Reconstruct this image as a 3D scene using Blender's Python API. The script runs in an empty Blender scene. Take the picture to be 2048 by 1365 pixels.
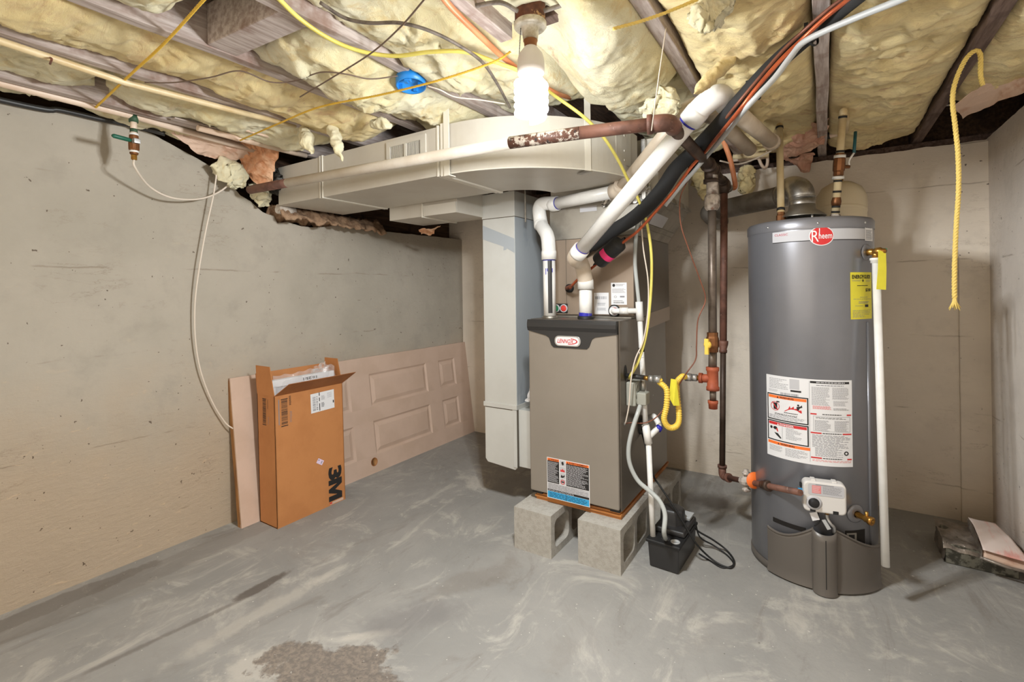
import bpy, math, random
from mathutils import Vector, Matrix, noise
R = random.Random(7)
SC = bpy.context.scene
COL = SC.collection
# ------------------------------------------------------------------ camera
F_PX, YAW, ROLL, HOR = 966.54, 0.572881, 0.0135809, 580.613
CAM = Vector((0, 0, 1.2))
FW = Vector((-math.sin(YAW), math.cos(YAW), 0))
RT = Vector((math.cos(YAW), math.sin(YAW), 0))
UP = Vector((0, 0, 1))
cd = bpy.data.cameras.new('camera')
cd.sensor_width = 36
cd.lens = F_PX / 2048 * 36
cd.shift_x = math.sin(ROLL) * (682.5 - HOR) / 2048
cd.shift_y = -math.cos(ROLL) * (682.5 - HOR) / 2048
cd.clip_start = 0.02
cam = bpy.data.objects.new('camera', cd)
COL.objects.link(cam)
xc = RT * math.cos(ROLL) - UP * math.sin(ROLL)
yc = RT * math.sin(ROLL) + UP * math.cos(ROLL)
zc = -FW
cam.matrix_world = Matrix(((xc.x, yc.x, zc.x, CAM.x), (xc.y, yc.y, zc.y, CAM.y), (xc.z, yc.z, zc.z, CAM.z), (0, 0, 0, 1)))
SC.camera = cam
# ------------------------------------------------------------------ world, exposure (lamps are in their builders)
w = bpy.data.worlds.new('world')
SC.world = w
w.use_nodes = True
w.node_tree.nodes['Background'].inputs[0].default_value = (1.0, 0.86, 0.69, 1)
w.node_tree.nodes['Background'].inputs[1].default_value = 1.85
BULB_STRENGTH = 10.0      # look of the glass spiral
BULB_WATTS = 128.0
BULB_COLOR = (.95, .985, 1.0)
SC.view_settings.view_transform = 'Standard'
SC.view_settings.look = 'None'
SC.view_settings.exposure = 0.0
SC.view_settings.gamma = 1
SC.view_settings.use_curve_mapping = False


def ray(x, y):
    dx, dy = x - 1024, y - 682.5
    c, s = math.cos(ROLL), math.sin(ROLL)
    u = c * dx - s * dy
    v = s * dx + c * dy - (HOR - 682.5)
    return FW + RT * (u / F_PX) - UP * (v / F_PX)


def at(x, y, X=None, Y=None, Z=None, T=None):
    """point of the place seen at a photo pixel, on a known plane or at a known distance"""
    r = ray(x, y)
    if X is not None: t = X / r.x
    elif Y is not None: t = Y / r.y
    elif Z is not None: t = (Z - 1.2) / r.z
    else: t = T
    return CAM + r * t


# ------------------------------------------------------------------ mesh helpers
def V(*a): return Vector(a)


class MB:
    def __init__(s):
        s.v, s.f, s.sm = [], [], []

    def add(s, vs, fs, smooth=False):
        o = len(s.v)
        s.v += [Vector(p) for p in vs]
        s.f += [[o + i for i in f] for f in fs]
        s.sm += [smooth] * len(fs)
        return s

    def box(s, x0, x1, y0, y1, z0, z1, M=None):
        vs = [V(x, y, z) for z in (z0, z1) for y in (y0, y1) for x in (x0, x1)]
        if M: vs = [M @ p for p in vs]
        return s.add(vs, [(0, 2, 3, 1), (4, 5, 7, 6), (0, 1, 5, 4), (2, 6, 7, 3), (0, 4, 6, 2), (1, 3, 7, 5)])

    def hexa(s, a, b):
        """two quads (lists of 4 points) joined"""
        return s.add(list(a) + list(b), [(3, 2, 1, 0), (4, 5, 6, 7), (0, 1, 5, 4), (1, 2, 6, 5), (2, 3, 7, 6), (3, 0, 4, 7)])

    def prism(s, poly, d, smooth=False):
        """polygon of 3D points swept by vector d"""
        n = len(poly)
        d = Vector(d)
        vs = [Vector(p) for p in poly] + [Vector(p) + d for p in poly]
        s.add(vs, [list(range(n))[::-1], list(range(n, 2 * n))])
        o = len(s.v) - 2 * n
        for i in range(n):
            j = (i + 1) % n
            s.f.append([o + i, o + j, o + n + j, o + n + i])
            s.sm.append(smooth)
        return s

    def tube(s, pts, r, n=12, cap=True, rfun=None, smooth=True):
        pts = [Vector(p) for p in pts]
        m = len(pts)
        rr = r if isinstance(r, (list, tuple)) else [r] * m
        t0 = (pts[1] - pts[0]).normalized()
        a = V(0, 0, 1) if abs(t0.z) < .9 else V(1, 0, 0)
        nx = t0.cross(a).normalized()
        vs = []
        for i in range(m):
            if i == 0: t = pts[1] - pts[0]
            elif i == m - 1: t = pts[-1] - pts[-2]
            else: t = (pts[i + 1] - pts[i]).normalized() + (pts[i] - pts[i - 1]).normalized()
            t = t.normalized() if t.length > 1e-9 else t0
            nx = (nx - t * nx.dot(t)).normalized()
            b = t.cross(nx)
            q = 1.0
            for k in range(n):
                th = 2 * math.pi * k / n
                q = rr[i]
                vs.append(pts[i] + nx * (math.cos(th) * q) + b * (math.sin(th) * q))
        fs = [(i * n + k, i * n + (k + 1) % n, (i + 1) * n + (k + 1) % n, (i + 1) * n + k) for i in range(m - 1) for k in range(n)]
        s.add(vs, fs, smooth)
        if cap:
            o = len(s.v) - m * n
            s.f += [[o + k for k in range(n)][::-1], [o + (m - 1) * n + k for k in range(n)]]
            s.sm += [False, False]
        return s

    def cyl(s, a, b, r, n=20, r2=None):
        return s.tube([a, b], [r, r if r2 is None else r2], n)

    def lathe(s, o, prof, axis=(0, 0, 1), n=32, a0=0, a1=2 * math.pi, smooth=True, ref=None):
        """prof: list of (radius, height along axis)"""
        ax = Vector(axis).normalized()
        rf = Vector(ref) if ref else (V(1, 0, 0) if abs(ax.x) < .9 else V(0, 1, 0))
        e1 = (rf - ax * rf.dot(ax)).normalized()
        e2 = ax.cross(e1)
        full = abs(a1 - a0 - 2 * math.pi) < 1e-6
        k = n if full else n + 1
        vs = []
        for (r, h) in prof:
            for i in range(k):
                th = a0 + (a1 - a0) * i / n
                vs.append(Vector(o) + ax * h + (e1 * math.cos(th) + e2 * math.sin(th)) * r)
        m = len(prof)
        fs = [(j * k + i, j * k + (i + 1) % k, (j + 1) * k + (i + 1) % k, (j + 1) * k + i) for j in range(m - 1) for i in range(n)]
        return s.add(vs, fs, smooth)

    def grid(s, fn, nu, nv, smooth=True):
        vs = [fn(i / nu, j / nv) for j in range(nv + 1) for i in range(nu + 1)]
        k = nu + 1
        return s.add(vs, [(j * k + i, j * k + i + 1, (j + 1) * k + i + 1, (j + 1) * k + i) for j in range(nv) for i in range(nu)], smooth)

    def islands(s):
        par = list(range(len(s.v)))
        def find(i):
            while par[i] != i:
                par[i] = par[par[i]]; i = par[i]
            return i
        for f in s.f:
            for j in f[1:]: par[find(j)] = find(f[0])
        out = {}
        for f, sm in zip(s.f, s.sm): out.setdefault(find(f[0]), []).append((f, sm))
        res = []
        for fl_ in out.values():
            ids = sorted({i for f, _ in fl_ for i in f})
            ix = {v: n for n, v in enumerate(ids)}
            m = MB(); m.v = [s.v[i] for i in ids]; m.f = [[ix[i] for i in f] for f, _ in fl_]; m.sm = [q for _, q in fl_]
            res.append(m)
        return res

    def build(s, name, mat, parent=None, bevel=0, seg=2, solid=0, **tags):
        me = bpy.data.meshes.new(name)
        if not s.v: raise ValueError(name)
        lo = Vector([min(p[i] for p in s.v) for i in range(3)])
        hi = Vector([max(p[i] for p in s.v) for i in range(3)])
        c = (lo + hi) / 2
        c.z = lo.z
        me.from_pydata([p - c for p in s.v], [], s.f)
        me.polygons.foreach_set('use_smooth', s.sm)
        me.update()
        me.materials.append(MT[mat] if isinstance(mat, str) else mat)
        o = bpy.data.objects.new(name, me)
        COL.objects.link(o)
        o.location = c
        if parent is not None: attach(o, parent)
        if solid:
            m = o.modifiers.new('s', 'SOLIDIFY'); m.thickness = solid; m.offset = 0
        if bevel:
            m = o.modifiers.new('b', 'BEVEL'); m.width = bevel; m.segments = seg; m.limit_method = 'ANGLE'; m.angle_limit = .6
            me.polygons.foreach_set('use_smooth', [True] * len(me.polygons))
            n = o.modifiers.new('n', 'WEIGHTED_NORMAL'); n.keep_sharp = True
        return tag(o, **tags) if tags else o


WL = {}


def wloc(o):
    return WL.get(o.name, o.location.copy())


def attach(o, parent):
    WL[o.name] = o.location.copy()
    o.parent = parent
    o.location = o.location - wloc(parent)


def tag(o, label=None, cat=None, group=None, kind=None):
    if label: o['label'] = label
    if cat: o['category'] = cat
    if group: o['group'] = group
    if kind: o['kind'] = kind
    return o


def thing(name, loc, label, cat, group=None):
    o = bpy.data.objects.new(name, None)
    o.empty_display_size = .05
    COL.objects.link(o)
    o.location = Vector(loc)
    return tag(o, label, cat, group)


def fillet(pts, r, n=6):
    """polyline with rounded corners; r may be a list per inner corner"""
    pts = [Vector(p) for p in pts]
    out = [pts[0]]
    for i in range(1, len(pts) - 1):
        a, b, c = pts[i - 1], pts[i], pts[i + 1]
        d1, d2 = (a - b), (c - b)
        l = min(r if not isinstance(r, (list, tuple)) else r[i - 1], d1.length * .49, d2.length * .49)
        p, q = b + d1.normalized() * l, b + d2.normalized() * l
        for k in range(n + 1):
            t = k / n
            out.append(p * (1 - t) ** 2 + b * 2 * t * (1 - t) + q * t ** 2)
    out.append(pts[-1])
    return out


def spline(pts, n=8):
    pts = [Vector(p) for p in pts]
    P = [pts[0] * 2 - pts[1]] + pts + [pts[-1] * 2 - pts[-2]]
    out = []
    for i in range(1, len(P) - 2):
        a, b, c, d = P[i - 1:i + 3]
        for k in range(n):
            t = k / n
            out.append(.5 * ((2 * b) + (c - a) * t + (2 * a - 5 * b + 4 * c - d) * t * t + (-a + 3 * b - 3 * c + d) * t ** 3))
    out.append(pts[-1])
    return out


# ------------------------------------------------------------------ materials
MT = {}


def C(r, g, b):
    def f(c):
        c /= 255
        return c / 12.92 if c <= .04045 else ((c + .055) / 1.055) ** 2.4
    return (f(r), f(g), f(b), 1)


class NT:
    def __init__(s, name):
        s.m = bpy.data.materials.new(name)
        s.m.use_nodes = True
        s.t = s.m.node_tree
        s.b = s.t.nodes['Principled BSDF']
        MT[name] = s.m

    def n(s, typ, **kw):
        nd = s.t.nodes.new(typ)
        for k, v in kw.items(): setattr(nd, k, v)
        return nd

    def l(s, a, b): s.t.links.new(a, b)

    def coord(s, world=False, stretch=None):
        if world: o = s.n('ShaderNodeNewGeometry').outputs['Position']
        else: o = s.n('ShaderNodeTexCoord').outputs['Object']
        if stretch:
            mp = s.n('ShaderNodeMapping')
            mp.inputs['Scale'].default_value = stretch
            s.l(o, mp.inputs['Vector'])
            o = mp.outputs[0]
        return o

    def noise(s, co, scale, detail=6, rough=.6, dist=0):
        nd = s.n('ShaderNodeTexNoise')
        nd.inputs['Scale'].default_value = scale
        nd.inputs['Detail'].default_value = detail
        nd.inputs['Roughness'].default_value = rough
        nd.inputs['Distortion'].default_value = dist
        s.l(co, nd.inputs['Vector'])
        return nd.outputs[0]

    def rng(s, val, a, b, c=0, d=1):
        nd = s.n('ShaderNodeMapRange')
        nd.interpolation_type = 'SMOOTHSTEP'
        for i, x in enumerate((a, b, c, d)): nd.inputs[i + 1].default_value = x
        s.l(val, nd.inputs[0])
        return nd.outputs[0]

    def math(s, op, a, b):
        nd = s.n('ShaderNodeMath', operation=op)
        for i, x in enumerate((a, b)):
            if isinstance(x, (int, float)): nd.inputs[i].default_value = x
            else: s.l(x, nd.inputs[i])
        return nd.outputs[0]

    def mix(s, fac, a, b):
        nd = s.n('ShaderNodeMix', data_type='RGBA')
        for sock, x in ((nd.inputs[0], fac), (nd.inputs[6], a), (nd.inputs[7], b)):
            if isinstance(x, (int, float, tuple)): sock.default_value = x
            else: s.l(x, sock)
        return nd.outputs[2]

    def bump(s, h, strength, dist=.01, prev=None):
        nd = s.n('ShaderNodeBump')
        nd.inputs['Strength'].default_value = strength
        nd.inputs['Distance'].default_value = dist
        s.l(h, nd.inputs['Height'])
        if prev: s.l(prev, nd.inputs['Normal'])
        s.l(nd.outputs[0], s.b.inputs['Normal'])
        return nd.outputs[0]

    def set(s, rough=.5, metal=0, spec=.5):
        s.b.inputs['Roughness'].default_value = rough
        s.b.inputs['Metallic'].default_value = metal
        s.b.inputs['Specular IOR Level'].default_value = spec
        return s


def mat(name, col, rough=.5, metal=0, col2=None, scale=6, lo=.4, hi=.65, bump=0, bscale=60, spec=.5, stretch=None, detail=6, bdist=.004, col3=None, scale3=40, lo3=.6, hi3=.7):
    s = NT(name).set(rough, metal, spec)
    s.b.inputs['Base Color'].default_value = C(*col)
    co = s.coord(stretch=stretch)
    if col2:
        c = s.mix(s.rng(s.noise(co, scale, detail), lo, hi), C(*col), C(*col2))
        if col3:
            c = s.mix(s.rng(s.noise(co, scale3, 5), lo3, hi3), c, C(*col3))
        s.l(c, s.b.inputs['Base Color'])
    if bump:
        s.bump(s.noise(co, bscale, 5), bump, bdist)
    return s
# plain materials
mat('white_pvc', (236, 235, 232), .32, col2=(226, 225, 221), scale=9)
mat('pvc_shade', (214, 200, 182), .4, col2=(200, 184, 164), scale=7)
mat('primer_blue', (42, 42, 170), .4)
mat('cpvc', (226, 208, 168), .4, col2=(206, 180, 132), scale=5)
mat('cpvc_pale', (226, 206, 186), .45, col2=(208, 182, 160), scale=4)
mat('duct_paint', (197, 192, 181), .42, col2=(190, 183, 171), scale=3, bump=.08, bscale=9, bdist=.01)
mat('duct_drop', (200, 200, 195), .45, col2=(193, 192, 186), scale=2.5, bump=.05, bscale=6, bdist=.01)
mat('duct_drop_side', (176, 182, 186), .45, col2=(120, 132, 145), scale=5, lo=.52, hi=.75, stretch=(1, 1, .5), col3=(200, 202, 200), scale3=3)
mat('grey_band', (166, 172, 177), .45)
mat('seam_white', (222, 217, 205), .45)
mat('seam_dark', (92, 84, 72), .7)
mat('galv', (176, 172, 164), .5, 1, col2=(150, 146, 138), scale=6, bump=.05, bscale=20)
mat('galv_bright', (206, 203, 197), .45, 1, col2=(150, 146, 140), scale=12)
mat('flue_grey', (140, 134, 126), .55, .3, col2=(104, 96, 86), scale=6)
mat('coil_paint', (150, 134, 118), .4, .25, col2=(142, 126, 111), scale=2)
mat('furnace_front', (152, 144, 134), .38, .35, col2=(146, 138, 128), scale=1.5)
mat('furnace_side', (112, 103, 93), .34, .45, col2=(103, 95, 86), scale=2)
mat('black_plastic', (44, 43, 43), .42)
mat('black_matte', (26, 26, 27), .6)
mat('black_foam', (33, 33, 34), .85, bump=.1, bscale=90)
mat('silver', (190, 190, 190), .3, .8)
mat('ink', (32, 30, 30), .6)
mat('ink_soft', (134, 134, 140), .6)
mat('paper', (226, 226, 228), .55)
mat('paper_grey', (190, 190, 194), .55)
mat('red_print', (205, 46, 48), .5)
mat('pink_print', (190, 60, 78), .5)
mat('red_light', (226, 132, 132), .5)
mat('orange_print', (245, 120, 48), .5)
mat('blue_print', (50, 160, 214), .5)
mat('yellow_tag', (232, 222, 62), .5, col2=(222, 210, 60), scale=8)
mat('pink', (232, 52, 120), .5)
mat('green_plastic', (22, 132, 84), .45)
mat('red_plastic', (214, 62, 52), .45)
mat('iron_rust', (122, 84, 70), .62, .1, col2=(88, 60, 50), scale=14, bump=.25, bscale=70, col3=(170, 140, 125), scale3=60, lo3=.66, hi3=.72)
mat('iron_dark', (82, 66, 56), .5, .3, col2=(62, 48, 40), scale=10, bump=.2, bscale=80, col3=(165, 150, 135), scale3=55, lo3=.7, hi3=.74)
mat('iron_grey', (118, 106, 96), .42, .5, col2=(92, 80, 70), scale=12, bump=.15, bscale=70)
mat('iron_crust', (200, 190, 180), .75, 0, col2=(120, 106, 96), scale=30, bump=.5, bscale=90, col3=(140, 84, 62), scale3=14, lo3=.62, hi3=.7)
mat('rust_orange', (168, 86, 56), .6, .1, col2=(140, 66, 42), scale=16, bump=.2, bscale=80)
mat('copper', (196, 100, 62), .35, .55, col2=(170, 84, 54), scale=14)
mat('copper_dull', (132, 82, 62), .5, .3, col2=(110, 66, 50), scale=12)
mat('brass', (196, 150, 76), .32, .9, col2=(160, 112, 52), scale=22)
mat('bronze', (138, 92, 58), .45, .7, col2=(108, 70, 44), scale=22)
mat('orange_pex', (226, 150, 106), .4, col2=(206, 124, 82), scale=6)
mat('romex', (226, 214, 112), .45, col2=(210, 196, 96), scale=10)
mat('rope_yellow', (222, 182, 66), .7, bump=.3, bscale=160)
mat('rope_pale', (226, 198, 110), .7, bump=.3, bscale=160)
mat('flex_yellow', (238, 202, 82), .4)
mat('grey_cable', (122, 112, 104), .6, col2=(88, 78, 70), scale=40)
mat('thin_wire', (110, 92, 80), .6)
mat('white_wire', (216, 204, 190), .5)
mat('conduit_grey', (176, 178, 178), .45)
mat('clear_tube', (178, 182, 180), .25)
mat('box_grey', (158, 158, 148), .5)
mat('blue_box', (32, 128, 208), .4)
mat('heater_grey', (136, 137, 143), .3, .5, col2=(130, 131, 137), scale=2)
mat('heater_top', (132, 132, 137), .36, .45)
mat('heater_skirt', (100, 94, 88), .36, .1)
mat('control_white', (216, 213, 210), .42)
mat('tank_cream', (226, 212, 182), .42)
mat('cardboard', (190, 128, 76), .75, col2=(180, 119, 69), scale=5, bump=.06, bscale=40)
mat('cardboard_in', (164, 104, 58), .8, col2=(150, 94, 52), scale=6)
mat('door_tan', (204, 178, 160), .5, col2=(196, 170, 151), scale=4)
mat('raw_wood', (168, 120, 70), .75, col2=(120, 80, 44), scale=16, stretch=(1, 1, .15))
mat('plywood', (186, 122, 62), .65, col2=(140, 84, 40), scale=40, stretch=(.1, .1, 1))
mat('block', (176, 172, 164), .95, col2=(164, 159, 150), scale=50, bump=.6, bscale=220, bdist=.003, col3=(128, 119, 107), scale3=190, lo3=.6, hi3=.7)
mat('porcelain', (196, 188, 172), .4, col2=(150, 138, 116), scale=24)
mat('canopy_rust', (110, 66, 44), .6, .3, col2=(78, 44, 30), scale=26, col3=(176, 140, 100), scale3=38, lo3=.62, hi3=.68)
mat('cfl_base', (196, 190, 186), .45)
mat('kraft', (206, 150, 110), .75, col2=(226, 184, 150), scale=9, lo=.45, hi=.6)
mat('kraft_pink', (198, 150, 128), .8, col2=(214, 176, 152), scale=9)
mat('kraft_pale', (206, 178, 158), .75, col2=(188, 148, 124), scale=14, lo=.5, hi=.7)
mat('rubble', (170, 140, 112), .95, col2=(134, 104, 80), scale=30, bump=.7, bscale=60, bdist=.01)
mat('rubble_white', (208, 200, 190), .9, col2=(180, 168, 156), scale=20, bump=.4, bscale=60)
mat('dark_void', (24, 20, 17), .95)
mat('soot_foil', (64, 60, 54), .5, .4, col2=(30, 28, 25), scale=26, bump=.5, bscale=60)
mat('film_grey', (142, 132, 122), .3, .4, col2=(96, 88, 80), scale=14, bump=.6, bscale=24, bdist=.01)
mat('old_metal', (124, 122, 110), .4, .5, col2=(66, 64, 56), scale=34, lo=.42, hi=.58)
mat('pink_paper', (216, 200, 192), .5, col2=(214, 150, 140), scale=9, lo=.48, hi=.62, stretch=(1, .25, 1))
mat('tape_beige', (178, 162, 146), .5)
mat('paint_white_pipe', (216, 208, 196), .4, col2=(200, 188, 172), scale=5, bump=.1, bscale=70)
mat('green_lever', (24, 92, 72), .45)
mat('lever_teal', (30, 88, 96), .45)
mat('green_old', (58, 88, 62), .6, col2=(40, 70, 50), scale=30)
mat('sticker_lilac', (226, 206, 230), .5)
mat('filter_media', (214, 212, 214), .9, bump=.2, bscale=120)
s = NT('paint_flaking').set(.5)
co = s.coord()
k = s.mix(s.rng(s.noise(co, 38, 6, .7), .44, .5), C(206, 196, 184), C(96, 64, 52))
k = s.mix(s.rng(s.noise(co, 70, 3, .6), .62, .66), k, C(52, 48, 50))
k = s.mix(s.rng(s.noise(co, 110, 2, .5), .68, .7), k, C(222, 214, 204))
s.l(k, s.b.inputs['Base Color'])
s.bump(s.noise(co, 60, 5), .3, .003)
s = NT('film_clear'); s.set(.12, 0, .6)
s.b.inputs['Base Color'].default_value = C(236, 236, 238)
s.b.inputs['Alpha'].default_value = .26
s.bump(s.noise(s.coord(), 30, 4), .5, .006)
s = NT('glow'); s.b.inputs['Base Color'].default_value = (1, 1, 1, 1)
s.b.inputs['Emission Color'].default_value = (1, .955, .90, 1)
s.b.inputs['Emission Strength'].default_value = BULB_STRENGTH


# joist timber: grey aged, with grain along Y
def timber(name, a, b, c):
    s = NT(name).set(.85)
    co = s.coord(stretch=(14, 1.2, 14))
    n = s.noise(co, 4, 8, .65)
    k = s.mix(s.rng(n, .35, .65), C(*a), C(*b))
    k = s.mix(s.rng(s.noise(s.coord(), 5, 5), .52, .7), k, C(*c))
    s.l(k, s.b.inputs['Base Color'])
    s.bump(n, .4, .004)


timber('joist_wood', (196, 184, 178), (156, 140, 132), (136, 110, 98))
timber('joist_dark', (112, 92, 82), (76, 58, 50), (60, 42, 34))
timber('plank_dark', (92, 68, 50), (58, 40, 28), (44, 30, 22))


# fibreglass wool
def wool(name, a, b, c, d, st=(1, 1, 1)):
    s = NT(name).set(.95, 0, .1)
    s.b.inputs['Sheen Weight'].default_value = .25
    co = s.coord(stretch=st)
    k = s.mix(s.rng(s.noise(co, 2.6, 6, .6), .4, .64), C(*a), C(*b))
    k = s.mix(s.math('MULTIPLY', s.rng(s.noise(co, 9, 7, .68, 1.4), .48, .70), .8), k, C(*c))
    k = s.mix(s.math('MULTIPLY', s.rng(s.noise(co, 4.2, 7, .72, 1.5), .56, .72), .75), k, C(*d))
    k = s.mix(s.math('MULTIPLY', s.rng(s.noise(co, 34, 4, .7, 2.0), .60, .74), .35), k, C(*d))
    s.l(k, s.b.inputs['Base Color'])
    p = s.bump(s.noise(co, 13, 9, .74, 1.6), .55, .025)
    p = s.bump(s.noise(s.coord(stretch=(st[0] * 3, st[1], st[2])), 60, 6, .75, 2.2), .55, .008, p)
    s.bump(s.noise(co, 260, 3, .7), .3, .002, p)


wool('wool', (244, 237, 205), (240, 228, 182), (228, 204, 144), (190, 146, 104))
wool('wool_deep', (248, 229, 174), (242, 218, 156), (226, 192, 136), (196, 148, 108), (.6, 1.7, 1))

# ---- walls: cream limewash over cast concrete
def wallmat(name, base, tan, lowz):
    s = NT(name).set(.9, 0, .25)
    co = s.coord(world=True)
    k = s.mix(s.rng(s.noise(co, 1.6, 6), .38, .68), C(*base), C(*[int(x * .94) for x in base]))
    k = s.mix(s.math('MULTIPLY', s.rng(s.noise(co, 5, 6, .65), .5, .72), .5), k, C(*[int(x * .88) for x in base]))
    sep = s.n('ShaderNodeSeparateXYZ'); s.l(co, sep.inputs[0])
    z = sep.outputs[2]
    # bare, flaking lower band
    zz = s.math('ADD', z, s.math('MULTIPLY', s.math('SUBTRACT', s.noise(co, 2.5, 6), .5), .9))
    low = s.rng(zz, lowz + .4, lowz - .35)
    k = s.mix(s.math('MULTIPLY', low, .75), k, C(*tan))
    # specks and pits
    sp = s.rng(s.noise(co, 46, 2, .5), .73, .76)
    k = s.mix(s.math('MULTIPLY', sp, .75), k, C(70, 52, 38))
    # casting joint lines, nearly level
    lev = s.math('ADD', z, s.math('MULTIPLY', s.noise(co, 3, 5), .05))
    saw = s.math('ABSOLUTE', s.math('SUBTRACT', s.math('FRACT', s.math('MULTIPLY', lev, 2.6), 0), .5), 0)
    ln = s.math('MULTIPLY', s.rng(saw, .012, .003), s.rng(s.noise(co, 3.7, 3), .5, .62))
    k = s.mix(s.math('MULTIPLY', ln, .35), k, C(110, 88, 66))
    # broken level cracks and flakes
    mp = s.n('ShaderNodeMapping'); mp.inputs['Scale'].default_value = (.8, .8, 2.6); s.l(co, mp.inputs['Vector'])
    cn = s.noise(mp.outputs[0], 2.6, 9, .68)
    crk = s.math('MULTIPLY', s.rng(s.math('ABSOLUTE', s.math('SUBTRACT', cn, .5), 0), .009, .002), s.rng(s.noise(co, 2.2, 4), .52, .66))
    k = s.mix(s.math('MULTIPLY', crk, .26), k, C(120, 98, 76))
    fl_ = s.math('MULTIPLY', s.rng(s.noise(mp.outputs[0], 16, 6, .7, .5), .62, .68), s.math('ADD', s.math('MULTIPLY', low, .6), .12))
    k = s.mix(fl_, k, C(*[min(255, int(x * 1.10)) for x in tan]))
    s.l(k, s.b.inputs['Base Color'])
    p = s.bump(s.noise(co, 4, 6, .6), .3, .03)
    p = s.bump(s.math('SUBTRACT', fl_, s.math('MULTIPLY', crk, .8)), .3, .006, p)
    p = s.bump(s.math('MULTIPLY', s.noise(mp.outputs[0], 22, 8, .72, .4), s.math('ADD', s.math('MULTIPLY', low, 1.0), .22)), .45, .014, p)
    p = s.bump(s.noise(co, 140, 3), .12, .003, p)
    q = s.math('SUBTRACT', 1, s.math('ADD', s.math('MULTIPLY', ln, .7), sp))
    s.bump(q, .4, .006, p)


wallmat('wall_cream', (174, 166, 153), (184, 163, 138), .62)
wallmat('wall_back_cream', (230, 219, 204), (200, 182, 156), .1)
wallmat('wall_side_grey', (228, 219, 209), (196, 176, 160), .1)

# ---- floor: worn grey-painted concrete
s = NT('floor_concrete').set(.72, 0, .4)
co = s.coord(world=True)
sep = s.n('ShaderNodeSeparateXYZ'); s.l(co, sep.inputs[0])
FX, FY = sep.outputs[0], sep.outputs[1]
k = s.mix(s.rng(s.noise(co, 1.7, 8, .62, .4), .36, .66), C(140, 138, 134), C(154, 151, 146))
k = s.mix(s.math('MULTIPLY', s.rng(s.noise(co, 3.3, 9, .68, 1.0), .52, .66), .7), k, C(184, 179, 170))
k = s.mix(s.math('MULTIPLY', s.rng(s.noise(co, 2.3, 9, .7, .6), .55, .68), .5), k, C(136, 131, 125))
wn = s.math('SUBTRACT', s.noise(co, 6, 7, .65), .5)


def blot(cx, cy, rx, ry, ang, wob, a=1.0, b=.75):
    """soft-edged stain of its own shape on the floor; 1 inside"""
    ca, sa = math.cos(ang), math.sin(ang)
    dx, dy = s.math('SUBTRACT', FX, cx), s.math('SUBTRACT', FY, cy)
    u = s.math('DIVIDE', s.math('ADD', s.math('MULTIPLY', dx, ca), s.math('MULTIPLY', dy, sa)), rx)
    v = s.math('DIVIDE', s.math('SUBTRACT', s.math('MULTIPLY', dy, ca), s.math('MULTIPLY', dx, sa)), ry)
    d = s.math('SQRT', s.math('ADD', s.math('MULTIPLY', u, u), s.math('MULTIPLY', v, v)), 0)
    d = s.math('ADD', d, s.math('MULTIPLY', wn, wob))
    return s.rng(d, a, b)


mpg = s.n('ShaderNodeMapping'); mpg.inputs['Rotation'].default_value = (0, 0, -.5); mpg.inputs['Scale'].default_value = (3.4, 1.1, 1)
s.l(co, mpg.inputs['Vector'])
stk = s.noise(mpg.outputs[0], 1.5, 9, .72, .8)
k = s.mix(s.math('MULTIPLY', s.rng(stk, .54, .70), .65), k, C(190, 184, 174))
k = s.mix(s.math('MULTIPLY', s.rng(stk, .46, .32), .6), k, C(122, 116, 110))
pale = s.math('MAXIMUM', blot(-1.50, .88, .20, .10, .4, 3.2, 1.0, .5), s.math('MULTIPLY', blot(-1.79, .97, .34, .045, 1.56, 3.2, 1.1, .3), .7))
pale = s.math('MAXIMUM', pale, blot(-1.37, 1.12, .13, .03, .7, 3.0, 1.1, .4))
k = s.mix(s.math('MULTIPLY', pale, .62), k, C(192, 185, 174))
bare = blot(-1.33, .965, .24, .145, .3, 2.6, 1.0, .8)
k = s.mix(s.math('MULTIPLY', bare, .85), k, s.mix(s.rng(s.noise(co, 60, 6, .7), .4, .62), C(106, 96, 88), C(138, 125, 112)))
grey = blot(-1.28, 1.28, .24, .11, .9, 2.2, 1.15, .3)
k = s.mix(s.math('MULTIPLY', grey, .5), k, C(116, 112, 111))
slot = s.math('MAXIMUM', blot(-1.945, 1.12, .15, .034, 1.58, 1.8, 1.0, .6), s.math('MULTIPLY', blot(-1.955, .80, .40, .016, 1.45, 2.4, 1.1, .3), .6))
k = s.mix(s.math('MULTIPLY', slot, .8), k, C(88, 79, 72))
damp = s.math('MAXIMUM', blot(-2.53, .62, .40, .06, 1.57, 1.4), s.math('MULTIPLY', blot(-2.45, 1.0, 1.0, .09, 1.57, .8), .5))
k = s.mix(s.math('MULTIPLY', damp, .6), k, C(106, 98, 90))
oil = blot(-.52, 2.86, .16, .13, .3, 1.0, 1.25, .35)
k = s.mix(s.math('MULTIPLY', oil, .75), k, C(92, 84, 76))
oil2 = blot(-1.22, 1.62, .22, .07, 1.1, 2.4, 1.2, .5)
k = s.mix(s.math('MULTIPLY', oil2, .4), k, C(122, 114, 106))
k = s.mix(s.math('MULTIPLY', s.rng(s.noise(co, 55, 2, .5), .755, .775), .7), k, C(60, 56, 52))
k = s.mix(s.math('MULTIPLY', s.rng(s.noise(co, 62, 2, .5), .27, .255), .8), k, C(205, 200, 192))
s.l(k, s.b.inputs['Base Color'])
p = s.bump(s.noise(co, 7, 7, .65), .22, .02)
p = s.bump(s.math('MULTIPLY', s.noise(co, 45, 6, .7), s.math('ADD', .2, bare)), .5, .012, p)
s.bump(s.noise(co, 160, 3), .1, .003, p)

# ------------------------------------------------------------------ the setting
XL, XR, YB, YN = -2.62, .69, 3.283, -1.6
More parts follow.
